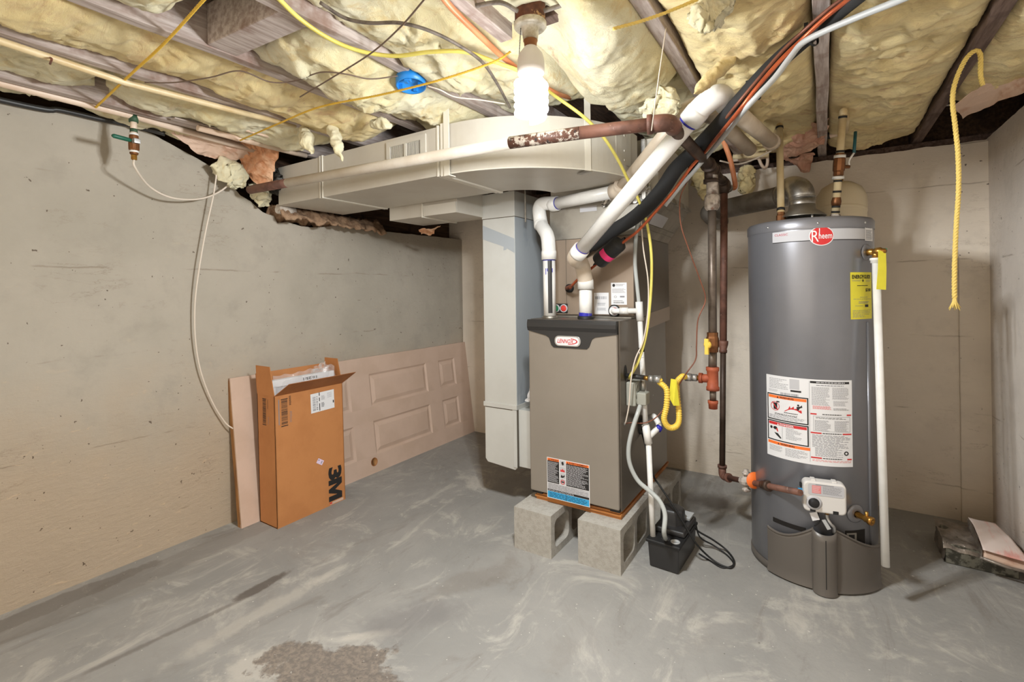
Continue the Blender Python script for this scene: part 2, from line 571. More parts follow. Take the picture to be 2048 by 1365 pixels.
# floor, with the low ridge of an old pour beside the wall
xs = [XL - .12, -2.52, -2.44, -2.405, -2.385, -2.365, -2.33, -2.27, -1.98, -1.6, -.8, 0, XR + .12]
hz = {3: .004, 4: .008, 5: .005}
m = MB()
ys = [YN + i * .12 for i in range(42)]
ys[-1] = YB + .12
def fz(i, y):
    return hz.get(i, 0) * max(0, min(1, (1.35 - y) / .5)) * (.75 + .5 * noise.noise(V(i, y * 2.3, 0)))
vs = [V(x + (.19 * max(-.4, min(1.0, y - .4)) if 2 < i < 8 else 0), y, fz(i, y)) for y in ys for i, x in enumerate(xs)]
k_ = len(xs)
m.add(vs, [(j * k_ + i, j * k_ + i + 1, (j + 1) * k_ + i + 1, (j + 1) * k_ + i) for j in range(len(ys) - 1) for i in range(k_ - 1)], True)
m.build('floor', 'floor_concrete', kind='structure')

# left wall with a broken top edge that steps down behind the ducts
top = [(YN, 1.955), (.2, 1.95), (.495, 1.955), (.637, 1.965), (.869, 1.965), (1.0, 1.95), (1.064, 1.925), (1.18, 1.88), (1.267, 1.84), (1.33, 1.80), (1.392, 1.73), (1.45, 1.70), (1.515, 1.655), (1.58, 1.64),
       (1.60, 1.60), (1.664, 1.615), (1.75, 1.60), (1.881, 1.605), (2.0, 1.63), (2.19, 1.64), (2.4, 1.63), (2.767, 1.635), (3.0, 1.64), (YB + .2, 1.64)]
tt = []
for (a, za), (b, zb) in zip(top, top[1:]):
    n = max(1, int((b - a) / .03))
    for i in range(n):
        y = a + (b - a) * i / n
        tt.append((y, za + (zb - za) * i / n + (.008 if .9 < y < 2.6 else .003) * noise.fractal(V(y * 14, 3, 0), 1, 2, 4)))
tt.append(top[-1])
poly = [(YN, -.02)] + tt + [(YB + .2, -.02)]
poly = poly[:1] + tt + [poly[-1]]
m = MB()
n = len(tt)
vs = [V(XL, y, -.02) for y, z in tt] + [V(XL, y, z) for y, z in tt] + [V(XL - .2, y, z + .01) for y, z in tt] + [V(XL - .2, y, -.02) for y, z in tt]
fs = []
for i in range(n - 1):
    for q in range(3): fs.append((q * n + i, q * n + i + 1, (q + 1) * n + i + 1, (q + 1) * n + i))
m.add(vs, fs)
m.build('wall_left', 'wall_cream', kind='structure')
# upper masonry behind the broken edge, set back
MB().box(XL - .28, XL - .14, YN, YB + .2, 1.5, 2.16).build('wall_left_upper', 'plank_dark', kind='structure')

tb = []
nb = 120
for i in range(nb + 1):
    x = XL - .2 + (XR + .4 - XL) * i / nb
    tb.append((x, (1.912 if x > -1.0 else 1.90) + .007 * noise.fractal(V(x * 12, 9, 0), 1, 2, 4)))
m = MB()
n = len(tb)
vs = [V(x, YB, -.02) for x, z in tb] + [V(x, YB, z) for x, z in tb] + [V(x, YB + .2, z) for x, z in tb] + [V(x, YB + .2, -.02) for x, z in tb]
m.add(vs, [(q * n + i + 1, q * n + i, (q + 1) * n + i, (q + 1) * n + i + 1) for i in range(n - 1) for q in range(3)])
m.build('wall_back', 'wall_back_cream', kind='structure')
m = MB()
pr = [(YN, 1.93)] + [(2.2 + i * .045, 1.918 + .006 * noise.fractal(V(i * .7, 4, 0), 1, 2, 3)) for i in range(28)]
vs = [V(XR, y, -.02) for y, z in pr] + [V(XR, y, z) for y, z in pr] + [V(XR + .2, y, z) for y, z in pr] + [V(XR + .2, y, -.02) for y, z in pr]
n = len(pr)
m.add(vs, [(q * n + i, q * n + i + 1, (q + 1) * n + i + 1, (q + 1) * n + i) for i in range(n - 1) for q in range(3)])
m.build('wall_right', 'wall_side_grey', kind='structure')
# shallow pier strip in the back right corner and timber sills
MB().box(.575, XR + .01, YB - .012, YB + .02, -.01, 1.905).build('trim_1', 'wall_back_cream', kind='structure', bevel=.005)
MB().box(XL - .2, XR + .2, YB + .05, YB + .19, 1.912, 1.952).build('trim_2', 'joist_dark', kind='structure')
MB().box(XL - .2, XR + .2, YB + .15, YB + .19, 1.95, 2.15).build('trim_3', 'plank_dark', kind='structure')
MB().box(XR + .06, XR + .2, YN, YB + .2, 1.93, 1.955).build('trim_4', 'joist_dark', kind='structure')
MB().box(XR + .15, XR + .19, YN, YB + .2, 1.955, 2.15).build('trim_5', 'plank_dark', kind='structure')

# ceiling: subfloor boards over joists
ceil = MB().box(XL - .3, XR + .3, YN, YB + .25, 2.165, 2.19).build('ceiling', 'plank_dark', kind='structure')
for i in range(32):
    y = YN + .05 + i * .155
    MB().box(XL - .28, XR + .28, y, y + .148, 2.148 + .002 * (i % 3), 2.166).build('plank', 'plank_dark', ceil)
JX = [-2.37, -1.975, -1.58, -1.19, -.79, -.395, .005, .425]
for i, x in enumerate(JX):
    m = MB()
    y0, y1 = (YN, YB + .18)
    if i == 4: y1 = 1.22
    def jf(u, v, x=x, y0=y0, y1=y1):
        return V(x, y0 + (y1 - y0) * v, 0)
    n = 40
    vs = []
    for j in range(n + 1):
        y = y0 + (y1 - y0) * j / n
        wob = .004 * noise.noise(V(x * 7, y * 3, 1))
        for (dx, z) in ((-.021, 1.95), (.021, 1.95), (.021, 2.15), (-.021, 2.15)):
            vs.append(V(x + dx + wob, y, z + (wob * .8 if z < 2 else 0)))
    fs = [(j * 4 + q, j * 4 + (q + 1) % 4, (j + 1) * 4 + (q + 1) % 4, (j + 1) * 4 + q) for j in range(n) for q in range(4)]
    fs += [(3, 2, 1, 0), (n * 4, n * 4 + 1, n * 4 + 2, n * 4 + 3)]
    m.add(vs, fs)
    m.build('joist', 'joist_dark' if i in (7,) else 'joist_wood', ceil, bevel=.003)
# crosswise blocking piece and a header near the lamp
mt = Matrix.Translation((-1.385, .79, 0)) @ Matrix.Rotation(.06, 4, 'Z')
MB().box(-.175, .175, -.045, .045, 1.955, 2.08, mt).build('blocking', 'joist_wood', ceil, bevel=.004)
MB().box(-.76, -.42, 1.21, 1.25, 1.97, 2.12).build('blocking', 'joist_dark', ceil, bevel=.004)
# ------------------------------------------------------------------ fibreglass in the joist bays
def fb(p, o=5): return noise.fractal(p, .9, 2.1, o)


def batt(name, label, x0, x1, y0, y1, sag, seed, matn='wool', floor_z=None, res=.0085, amp=1.0, holes=None):
    nx, ny = max(20, int((x1 - x0) / res)), int((y1 - y0) / res)
    S = V(seed * 3.7, seed * 1.9, seed * 5.3)
    vs = []
    for j in range(ny + 1):
        t = j / ny
        for i in range(nx + 1):
            u = i / nx
            e = max(0, 4 * u * (1 - u)) ** .38            # tucked in along the joists
            en = min(1, min(t, 1 - t) * (y1 - y0) / .10) ** .5   # and at the ends
            x, y = x0 + (x1 - x0) * u, y0 + (y1 - y0) * t
            p = V(x, y, 0)
            n1 = fb(p * 5 + S, 3)
            n2 = fb(p * V(1, 1, 1).x * 15 + S * 2, 4)
            rg = 1 - abs(fb(V(p.x * 7, p.y * 5, 0) + S * 3 + V(n1, n2, 0) * .9, 2))
            h = sag(u, t, x, y) * e * en
            z = 2.0 - h - amp * e * en * (.034 * n1 + .009 * n2 + .020 * (rg - .75)) - amp * .0025 * fb(p * 70 + S, 3)
            x += .014 * amp * fb(p * 9 + S * 4, 3) * (1 - abs(2 * u - 1) ** 3)
            y += .02 * amp * fb(p * 9 + S * 5, 3) + (.045 * fb(V(x * 14, seed, t), 4) if t in (0.0, 1.0) else 0)
            if floor_z: z = max(z, floor_z(x, y))
            vs.append(V(x, y, z))
    k = nx + 1
    fs = [(j * k + i, j * k + i + 1, (j + 1) * k + i + 1, (j + 1) * k + i) for j in range(ny) for i in range(nx)]
    m = MB().add(vs, fs, True)
    ring = [i for i in range(k)] + [j * k + nx for j in range(1, ny + 1)] + [ny * k + i for i in range(nx - 1, -1, -1)] + [j * k for j in range(ny - 1, 0, -1)]
    o = len(m.v)
    m.v += [V(m.v[i].x, m.v[i].y, 2.12) for i in ring]
    q = len(ring)
    for i in range(q):
        m.f.append([ring[i], o + i, o + (i + 1) % q, ring[(i + 1) % q]]); m.sm.append(True)
    m.f.append([o + i for i in range(q)]); m.sm.append(False)
    return m.build(name, matn, label=label, cat='insulation', group='fibreglass batts between the ceiling joists')


def duct_clear(x, y):
    return 1.893 if (x < -.66 and y > 1.42) else 0


def bmp(x, y, cx, cy, rx, ry): return max(0, 1 - ((x - cx) / rx) ** 2 - ((y - cy) / ry) ** 2)


def sst(q):
    q = max(0, min(1, q))
    return q * q * (3 - 2 * q)


B = 'insulation_batt'
batt(B, 'ragged fibreglass batt hanging over the top of the left wall', -2.61, -2.435, -.4, 1.40, lambda u, t, x, y: .045 + .02 * math.sin(y * 7), 1)
batt(B, 'torn yellow batt between the two pale pipes at far left', -2.35, -1.995, -.4, .66, lambda u, t, x, y: .035 + .05 * max(0, .5 - y), 2)
batt(B, 'yellow batt ending in a ragged tuft above the vent grille duct', -2.35, -1.995, .74, 1.60, lambda u, t, x, y: .05 + .04 * max(0, y - .8), 3, floor_z=duct_clear)
batt(B, 'smooth deep yellow batt under the thin yellow rope at left', -1.955, -1.60, -.5, 1.62, lambda u, t, x, y: .065 + .03 * math.sin(y * 5 + 1), 4, 'wool_deep', duct_clear, amp=.8)
batt(B, 'torn batt in the joist bay in front of the timber blocking', -1.56, -1.21, -.5, .62, lambda u, t, x, y: .05, 5)
batt(B, 'lumpy cream batt between timber blocking and blue junction box', -1.56, -1.21, .86, 1.80, lambda u, t, x, y: .07 + .04 * bmp(x, y, -1.4, 1.2, .2, .3), 6, floor_z=duct_clear, amp=1.25)
batt(B, 'pale lumpy batt between the blue box and the lamp', -1.17, -.81, -.3, 1.86, lambda u, t, x, y: .055 + .03 * math.sin(y * 6), 7, floor_z=duct_clear, amp=1.15)
batt(B, 'big pillowy batt bulging down right beside the lit bulb', -.775, -.41, .62, 1.82, lambda u, t, x, y: .015 + .125 * sst((math.atan2(x, y) + .50) / .10) * min(1, 2.2 * bmp(x, y, -.56, 1.25, .5, .66)), 8, floor_z=duct_clear, amp=.7)
batt(B, 'batt behind the pillowy one, over the duct elbow', -.775, -.41, 1.86, 2.9, lambda u, t, x, y: .06, 9, floor_z=duct_clear)
batt(B, 'sagging yellow batt above the white vent pipe elbow', -.37, -.015, .3, 3.2, lambda u, t, x, y: .05 + .05 * bmp(x, y, -.2, 1.9, .3, .8) - .06 * bmp(x, y, -.2, 2.6, .3, .3), 10, 'wool_deep')
batt(B, 'wide combed yellow batt hanging above the water heater', .03, .405, .3, 3.25, lambda u, t, x, y: .045 + .10 * max(0, y - 2.8), 11, 'wool_deep')
batt(B, 'narrow batt above the grey right wall with paper hanging off', .45, .72, .6, 2.75, lambda u, t, x, y: .05, 12, 'wool_deep')


def tuft(label, pts, r, seed, matn='wool', sq=1.0):
    """a torn hanging lump of wool"""
    S = V(seed, seed * 2.1, seed * .7)
    P = spline(pts, 16)
    m = MB()
    nn = len(P)
    rr = [r * (math.sin(math.pi * min(1, .12 + .9 * i / (nn - 1))) ** .6) + .002 for i in range(nn)]
    m.tube(P, rr, 28)
    for v in m.v:
        d = V(fb(v * 17 + S, 4), fb(v * 17 + S + V(9, 0, 0), 4), fb(v * 17 + S + V(0, 9, 0), 4))
        v += d * r * .62 * sq + V(fb(v * 70 + S, 3), fb(v * 70 - S, 3), fb(v * 70 + S * 2, 3)) * r * .14
    return m.build('insulation_tuft', matn, label=label, cat='insulation', group='torn tufts of insulation')


tuft('tuft of wool drooping over the end of the grille duct', [at(606, 258, T=2.15), at(612, 280, T=2.1), at(622, 308, T=2.05)], .024, 1)
tuft('tuft of wool hanging onto the duct face left of its grille', [at(665, 250, T=2.1), at(672, 280, T=2.02), at(688, 322, T=1.98)], .021, 2)
tuft('small round lump of wool above the grille duct', [at(745, 250, T=1.98), at(765, 248, T=1.95), at(785, 252, T=1.95)], .022, 3)
tuft('long finger of wool pointing down at the vent pipe elbow', [at(1490, 85, T=1.55), at(1450, 130, T=1.5), at(1410, 165, T=1.47), at(1388, 186, T=1.45)], .020, 4, 'wool_deep', .5)
tuft('torn white flap of wool at the top beside the joist', [at(1450, 5, T=1.25), at(1410, 30, T=1.24), at(1375, 55, T=1.24)], .045, 5, 'wool', .9)
tuft('ragged corner of wool at the foot of the pillowy batt', [at(1350, 195, T=1.62), at(1320, 215, T=1.62), at(1280, 225, T=1.65)], .045, 6)
tuft('clump of wool wedged under the orange paper at the wall top', [at(430, 325, X=-2.55), at(465, 350, X=-2.53), at(490, 372, X=-2.5)], .055, 7)
tuft('clump of wool stuffed under the pale gas pipe at the wall', [at(512, 372, X=-2.52), at(525, 392, X=-2.55), at(528, 412, X=-2.58)], .045, 8)
tuft('grey wool scrap hanging behind the twin gas pipes', [at(1398, 345, T=2.8), at(1405, 375, T=2.85), at(1412, 400, T=2.85)], .045, 9, 'wool_deep')
tuft('mottled wool scrap on the back wall beside the pipes', [at(1497, 335, Y=3.2), at(1490, 362, Y=3.22), at(1496, 388, Y=3.24)], .05, 10, 'wool_deep')
tuft('pale shreds of wool dangling at the far left pipes', [at(40, 125, T=1.75), at(100, 150, T=1.85), at(165, 158, T=1.95)], .035, 11)
tuft('shred of pale wool caught at the top right corner', [at(2000, 70, T=1.65), at(2030, 62, T=1.62), at(2060, 45, T=1.6)], .03, 12)


def sheet(name, label, quad, amp, seed, matn, nu=36, nv=26, cat='paper', fr=7):
    """crumpled sheet over four corner points"""
    a, b, c, d = [Vector(p) for p in quad]
    nrm = ((b - a).cross(d - a)).normalized()
    S = V(seed * 2.2, seed, seed * 3.1)
    def f(u, v):
        p = (a * (1 - u) + b * u) * (1 - v) + (d * (1 - u) + c * u) * v
        q = p * fr + S
        cr = abs(noise.noise(q)) + .5 * abs(noise.noise(q * 2.3 + S)) + .25 * abs(noise.noise(q * 5))
        e = 1 if .02 < u < .98 and .02 < v < .98 else 0
        jit = V(noise.noise(q * 3), noise.noise(q * 3 + S), noise.noise(q * 3 + S * 2)) * amp * (.25 if e else .6)
        return p + nrm * amp * (cr - .5) * 1.6 + jit
    return MB().grid(f, nu, nv, False).build(name, matn, solid=.0012, label=label, cat=cat)


K = 'kraft_paper'
sheet(K, 'orange kraft paper crumpled at the wall top beside the ducts', [at(482, 262, X=-2.42), at(560, 300, X=-2.36), at(540, 372, X=-2.48), at(478, 345, X=-2.53)], .035, 3, 'kraft', fr=9)
sheet(K, 'pale kraft paper strip drooping over the left wall', [at(335, 258, X=-2.50), at(470, 268, X=-2.40), at(505, 318, X=-2.48), at(410, 316, X=-2.56)], .022, 5, 'kraft_pale')
sheet(K, 'long crumpled brown paper facing in the top right corner', [at(2075, 95, X=.66), at(2090, 165, X=.67), at(1925, 238, X=.50), at(1905, 212, X=.44)], .02, 7, 'kraft_pale', 40, 16)
sheet(K, 'pinkish paper facing bulging below the joists over the heater', [at(1560, 262, Y=2.85), at(1660, 235, Y=2.7), at(1650, 288, Y=3.0), at(1565, 320, Y=3.1)], .035, 9, 'kraft_pink')
sheet(K, 'torn pink paper pouch tucked above the back wall', [at(1570, 312, Y=3.12), at(1630, 302, Y=3.12), at(1618, 340, Y=3.2), at(1578, 332, Y=3.2)], .04, 11, 'kraft_pink', 20, 16)
sheet(K, 'torn orange paper scrap under the return duct corner', [at(838, 458, Y=2.2), at(880, 450, Y=2.2), at(862, 470, Y=2.3), at(842, 468, Y=2.3)], .02, 13, 'kraft', 14, 10)

# broken masonry lying in the gap at the wall top
m = MB().grid(lambda u, v: V(-2.66 + .17 * v + .02 * fb(V(u * 12, v * 5, 2), 3), 1.55 + .75 * u, 1.60 + .07 * math.sin(math.pi * v) + .03 * fb(V(u * 14, v * 6, 0), 4) + .02 * (1 - u)), 60, 14)
m.build('mortar_rubble', 'rubble', solid=.012, label='brown mortar rubble on the broken wall top under the duct', cat='rubble')
pa, pb = at(555, 418, X=-2.53), at(588, 424, X=-2.53)
MB().tube([pa, pa.lerp(pb, .5) + V(0, 0, .002), pb], [.026, .028, .026], 10).build('masonry_chunk', 'rubble_white', label='white painted round masonry stub at the wall top', cat='rubble')
# dark sooty wool at the duct's end
tuft('sooty black wool packed around the left duct end', [at(548, 335, X=-2.5), at(552, 365, X=-2.5), at(562, 392, X=-2.48)], .05, 14, 'soot_foil', .7)

# ------------------------------------------------------------------ ductwork
ZB, ZT = 1.68, 1.885
d = thing('supply_duct', (-1.9, 1.74, ZB), 'long beige painted rectangular supply duct with a small grille', 'duct')
MB().box(-2.49, -1.302, 1.53, 1.953, ZB, ZT).build('duct_body', 'duct_paint', d, bevel=.002)
def band(x0, x1, e=.004, nm='seam'):
    MB().box(x0, x1, 1.53 - e, 1.953 + e, ZB - e, ZT + e).build(nm, 'seam_white', d, bevel=.001)
band(-2.128, -2.118); band(-2.108, -2.101, .005); band(-1.345, -1.335, .004); band(-1.322, -1.304, .007)
MB().box(-2.116, -2.110, 1.5285, 1.954, ZB - .0015, ZT).build('seam_gap', 'seam_dark', d)
# grille
g0, g1, h0, h1 = -1.640, -1.405, 1.755, 1.868
fr = MB()
for bx in ((g0, g1, h1 - .022, h1), (g0, g1, h0, h0 + .02), (g0, g0 + .022, h0 + .0201, h1 - .0221), (g1 - .03, g1, h0 + .0201, h1 - .0221), (-1.531, -1.519, h0 + .0201, h1 - .0221)):
    fr.box(bx[0], bx[1], 1.523, 1.5305, bx[2], bx[3])
gf = fr.build('grille_frame', 'duct_paint', d)
MB().box(g0 + .020, -1.529, 1.5290, 1.5298, h0 + .014, h1 - .016).build('damper', 'seam_white', gf)
MB().box(-1.521, g1 - .028, 1.5290, 1.5298, h0 + .014, h1 - .016).build('grille_opening', 'dark_void', gf)
for i in range(11):
    for (a0, a1) in ((g0 + .024, -1.533), (-1.517, g1 - .032)):
        x = a0 + (a1 - a0) * i / 10
        if a0 < -1.55: MB().box(x - .0012, x + .0012, 1.5283, 1.5289, h0 + .020, h1 - .022).build('grille_slot', 'dark_void', gf)
        else: MB().box(x - .0019, x + .0019, 1.5268, 1.5288, h0 + .014, h1 - .016).build('grille_slat', 'duct_paint', gf)
# hanging strap
m = MB().box(-1.300, -1.272, 1.518, 1.5225, ZB - .004, 1.96).box(-1.300, -1.272, 1.518, 1.56, ZB - .009, ZB - .004)
m.build('hanger_strap', 'seam_white', d)

# radius elbow turning back over the furnace
CXE, CYE, RO, RI = -1.302, 2.137, .607, .184
e = thing('duct_elbow', (-1.0, 1.9, ZB), 'wide curved beige duct elbow under the lit bulb', 'duct')
m = MB()
N = 32
def arc(r, a): return (CXE + r * math.sin(a), CYE - r * math.cos(a))
for i in range(N):
    a, b = math.pi / 2 * i / N, math.pi / 2 * (i + 1) / N
    for (r, sg) in ((RO, 1), (RI, -1)):
        (xa, ya), (xb, yb) = arc(r, a), arc(r, b)
        m.add([V(xa, ya, ZB), V(xb, yb, ZB), V(xb, yb, ZT), V(xa, ya, ZT)], [(0, 1, 2, 3)], True)
    (xa, ya), (xb, yb), (xc_, yc_), (xd, yd) = arc(RI, a), arc(RO, a), arc(RO, b), arc(RI, b)
    for z in (ZB, ZT): m.add([V(xa, ya, z), V(xb, yb, z), V(xc_, yc_, z), V(xd, yd, z)], [(0, 1, 2, 3)])
m.build('elbow_body', 'duct_paint', e)
# rolled lip along the lower outer edge
MB().tube([V(*arc(RO + .001, math.pi / 2 * i / N), ZB + .001) for i in range(N + 1)], .003, 6).build('bottom_lip', 'seam_white', e)
a = math.pi / 2 * .62
pts = [arc(RO + .002, a), arc(RO + .002, a + .045), arc(RO + .006, a + .045), arc(RO + .006, a)]
m = MB().prism([V(x, y, ZB - .004) for x, y in pts], (0, 0, .29))
m.build('hanger_strap', 'seam_white', e)
MB().prism([V(x, y, ZB - .008) for x, y in [arc(RO + .008, a - .01), arc(RO + .008, a + .06), arc(RO - .05, a + .06), arc(RO - .05, a - .01)]], (0, 0, .004)).build('strap_foot', 'galv_bright', e)
# riveted access patch near the elbow's end
pp = [arc(RO + .0015, math.pi / 2 * t) for t in (.80, .84, .88, .92)]
m = MB()
for q in range(3): m.hexa([V(*pp[q], ZB + .05), V(*pp[q + 1], ZB + .05), V(*pp[q + 1], ZT - .01), V(*pp[q], ZT - .01)], [V(*arc(RO, math.pi / 2 * (.80 + .04 * q)), ZB + .05), V(*arc(RO, math.pi / 2 * (.84 + .04 * q)), ZB + .05), V(*arc(RO, math.pi / 2 * (.84 + .04 * q)), ZT - .01), V(*arc(RO, math.pi / 2 * (.80 + .04 * q)), ZT - .01)])
m.build('patch_plate', 'duct_paint', e)
for z in (ZB + .07, ZB + .11, ZT - .03):
    x, y = arc(RO + .002, math.pi / 2 * .86)
    MB().lathe((x, y, z), [(.005, 0), (.004, .002), (0, .003)], (1, -.2, 0), 10).build('rivet', 'seam_white', e)
# plenum above the coil
p_ = thing('supply_plenum', (-.92, 2.5, 1.453), 'galvanized and beige sheet metal plenum above the coil cabinet', 'duct')
MB().box(-1.19, -.63, 2.235, 2.83, 1.63, 1.895).build('plenum_box', 'duct_paint', p_, bevel=.002)
MB().hexa([V(-1.193, 2.228, 1.454), V(-.747, 2.228, 1.454), V(-.747, 2.828, 1.454), V(-1.193, 2.828, 1.454)],
          [V(-1.193, 2.228, 1.632), V(-.628, 2.228, 1.632), V(-.628, 2.834, 1.632), V(-1.193, 2.834, 1.632)]).build('transition', 'galv', p_, bevel=.002)
MB().box(-.700, -.680, 2.205, 2.232, 1.60, 1.89).build('corner_cleat', 'galv_bright', p_, bevel=.002)
MB().hexa([V(-.632, 2.226, 1.622), V(-.618, 2.226, 1.622), V(-.618, 2.84, 1.622), V(-.632, 2.84, 1.622)], [V(-.632, 2.226, 1.648), V(-.622, 2.226, 1.648), V(-.622, 2.84, 1.648), V(-.632, 2.84, 1.648)]).build('drive_cleat', 'galv_bright', p_)
def onslope(y, h, lift):  # transition right face: h 0..1 from bottom
    a, b = V(-.747, y, 1.454), V(-.628, y, 1.632)
    nrm = V(1.632 - 1.454, 0, -(b.x - a.x)).normalized()
    return a.lerp(b, h) + nrm * lift
for (h) in (.18, .30, .78):
    MB().hexa([onslope(2.24, h, .0005), onslope(2.82, h, .0005), onslope(2.82, h + .02, .0005), onslope(2.24, h + .02, .0005)], [onslope(2.24, h, .004), onslope(2.82, h, .004), onslope(2.82, h + .02, .004), onslope(2.24, h + .02, .004)]).build('rib', 'galv', p_)
MB().hexa([onslope(2.33, .34, .001), onslope(2.56, .34, .001), onslope(2.56, .62, .001), onslope(2.33, .62, .001)], [onslope(2.33, .34, .0018), onslope(2.56, .34, .0018), onslope(2.56, .62, .0018), onslope(2.33, .62, .0018)]).build('label_sticker', 'paper_grey', p_)
MB().box(-1.02, -.93, 2.2262, 2.2272, 1.585, 1.612).build('label_sticker', 'paper_grey', p_)
# crumpled foil tape at the joint
sheetf = MB().grid(lambda u, v: V(-.90 + .24 * u + .01 * noise.noise(V(u * 9, v * 9, 1)), 2.215 - .02 * abs(noise.noise(V(u * 12, v * 8, 4))), 1.60 + .085 * v + .012 * noise.noise(V(u * 8, v * 6, 7))), 26, 10, False)
sheetf.build('foil_tape', 'galv_bright', p_)

# return trunk and drop
r_ = thing('return_duct', (-1.86, 2.1, 1.61), 'lower beige return duct behind the supply duct', 'duct')
MB().box(-2.10, -1.600, 1.968, 2.25, 1.61, 1.86).build('duct_body', 'duct_paint', r_, bevel=.002)
MB().hexa([V(-1.83, 1.955, 1.665), V(-1.60, 1.955, 1.665), V(-1.60, 1.962, 1.61), V(-1.83, 1.962, 1.61)], [V(-1.83, 1.967, 1.665), V(-1.60, 1.967, 1.665), V(-1.60, 1.967, 1.61), V(-1.83, 1.967, 1.61)]).build('patch_plate', 'duct_paint', r_)
MB().box(-1.845, -1.835, 1.962, 2.256, 1.604, 1.68).build('seam', 'seam_white', r_)
r_ = thing('return_drop', (-1.5, 2.3, .235), 'tall white sheet metal return drop beside the furnace', 'duct')
dx0, dx1, dy0, dy1 = -1.606, -1.394, 2.2, 2.52
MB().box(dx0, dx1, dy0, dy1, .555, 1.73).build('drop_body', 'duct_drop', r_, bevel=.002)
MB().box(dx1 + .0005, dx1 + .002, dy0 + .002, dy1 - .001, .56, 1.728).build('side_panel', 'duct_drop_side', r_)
MB().box(dx0 - .002, dx1 + .004, dy0 - .0035, dy1 + .002, 1.60, 1.735).build('top_collar', 'duct_drop', r_, bevel=.001)
MB().box(dx0 - .001, dx1 + .003, dy0 - .0015, dy1, 1.5965, 1.6).build('seam_gap', 'seam_dark', r_)
MB().prism([V(dx0 + .015, dy0, .24), V(dx1 - .016, dy0, .226), V(dx1, dy0, .24), V(dx1, dy0, .556), V(dx0, dy0, .556), V(dx0, dy0, .258)], (0, .42, 0)).build('boot', 'duct_drop', r_, bevel=.0015)
MB().box(dx1 + .003, -1.198, dy0 + .012, dy0 + .42, .245, .553).build('boot_throat', 'duct_drop', r_, bevel=.0015)
MB().box(dx0 - .006, dx1 + .004, dy0 - .007, dy0 + .42, .552, .578).build('boot_collar', 'duct_drop', r_, bevel=.002)
MB().box(dx0 + .004, dx1 - .03, dy0 - .001, dy0 + .004, .5475, .551).build('seam_gap', 'seam_dark', r_)
MB().box(dx1 - .022, dx1 + .001, dy0 - .005, dy0, .242, .55).build('corner_flange', 'duct_drop', r_, bevel=.001)
MB().box(dx1 + .0005, dx1 + .0032, dy0 - .003, dy0 + .02, .24, .55).build('seam_gap', 'seam_dark', r_)
MB().prism([V(dx0 + .002, dy0 - .0012, 1.565), V(dx0 + .002, dy0 - .0012, 1.487), V(dx1 - .07, dy0 - .0012, 1.438), V(dx1 - .072, dy0 - .0012, 1.418), V(dx1 - .055, dy0 - .0012, 1.420), V(dx1 - .05, dy0 - .0012, 1.428), V(dx1 - .001, dy0 - .0012, 1.40), V(dx1 - .001, dy0 - .0012, 1.478)], (0, .001, 0)).build('diagonal_band', 'grey_band', r_)  # darker blue-grey strip slanting across the drop's front face
MB().box(-1.325, -1.318, 2.196, 2.2, 1.56, 1.73).build('hook', 'galv_bright', r_)
sheet('plastic_scrap', 'crumpled white plastic tuft beside return drop and furnace', [V(-1.35, 2.21, .60), V(-1.26, 2.21, .59), V(-1.26, 2.20, .69), V(-1.31, 2.21, .70)], .02, 21, 'paper', 14, 14, 'plastic', 16)
# ------------------------------------------------------------------ printed labels
_TC = {}


def text2d(s, bold=0.0):
    key = (s, bold)
    if key not in _TC:
        cu = bpy.data.curves.new('t', 'FONT')
        cu.body = s; cu.size = 1; cu.offset = bold; cu.resolution_u = 3
        ob = bpy.data.objects.new('t', cu); COL.objects.link(ob)
        dg = bpy.context.evaluated_depsgraph_get(); dg.update()
        me = bpy.data.meshes.new_from_object(ob.evaluated_get(dg))
        vs = [(v.co.x, v.co.y) for v in me.vertices]
        fs = [list(p.vertices) for p in me.polygons]
        bpy.data.objects.remove(ob); bpy.data.curves.remove(cu); bpy.data.meshes.remove(me)
        x0, x1 = min(v[0] for v in vs), max(v[0] for v in vs)
        y0, y1 = min(v[1] for v in vs), max(v[1] for v in vs)
        _TC[key] = ([(x - x0, y - y0) for x, y in vs], fs, x1 - x0, y1 - y0)
    return _TC[key]


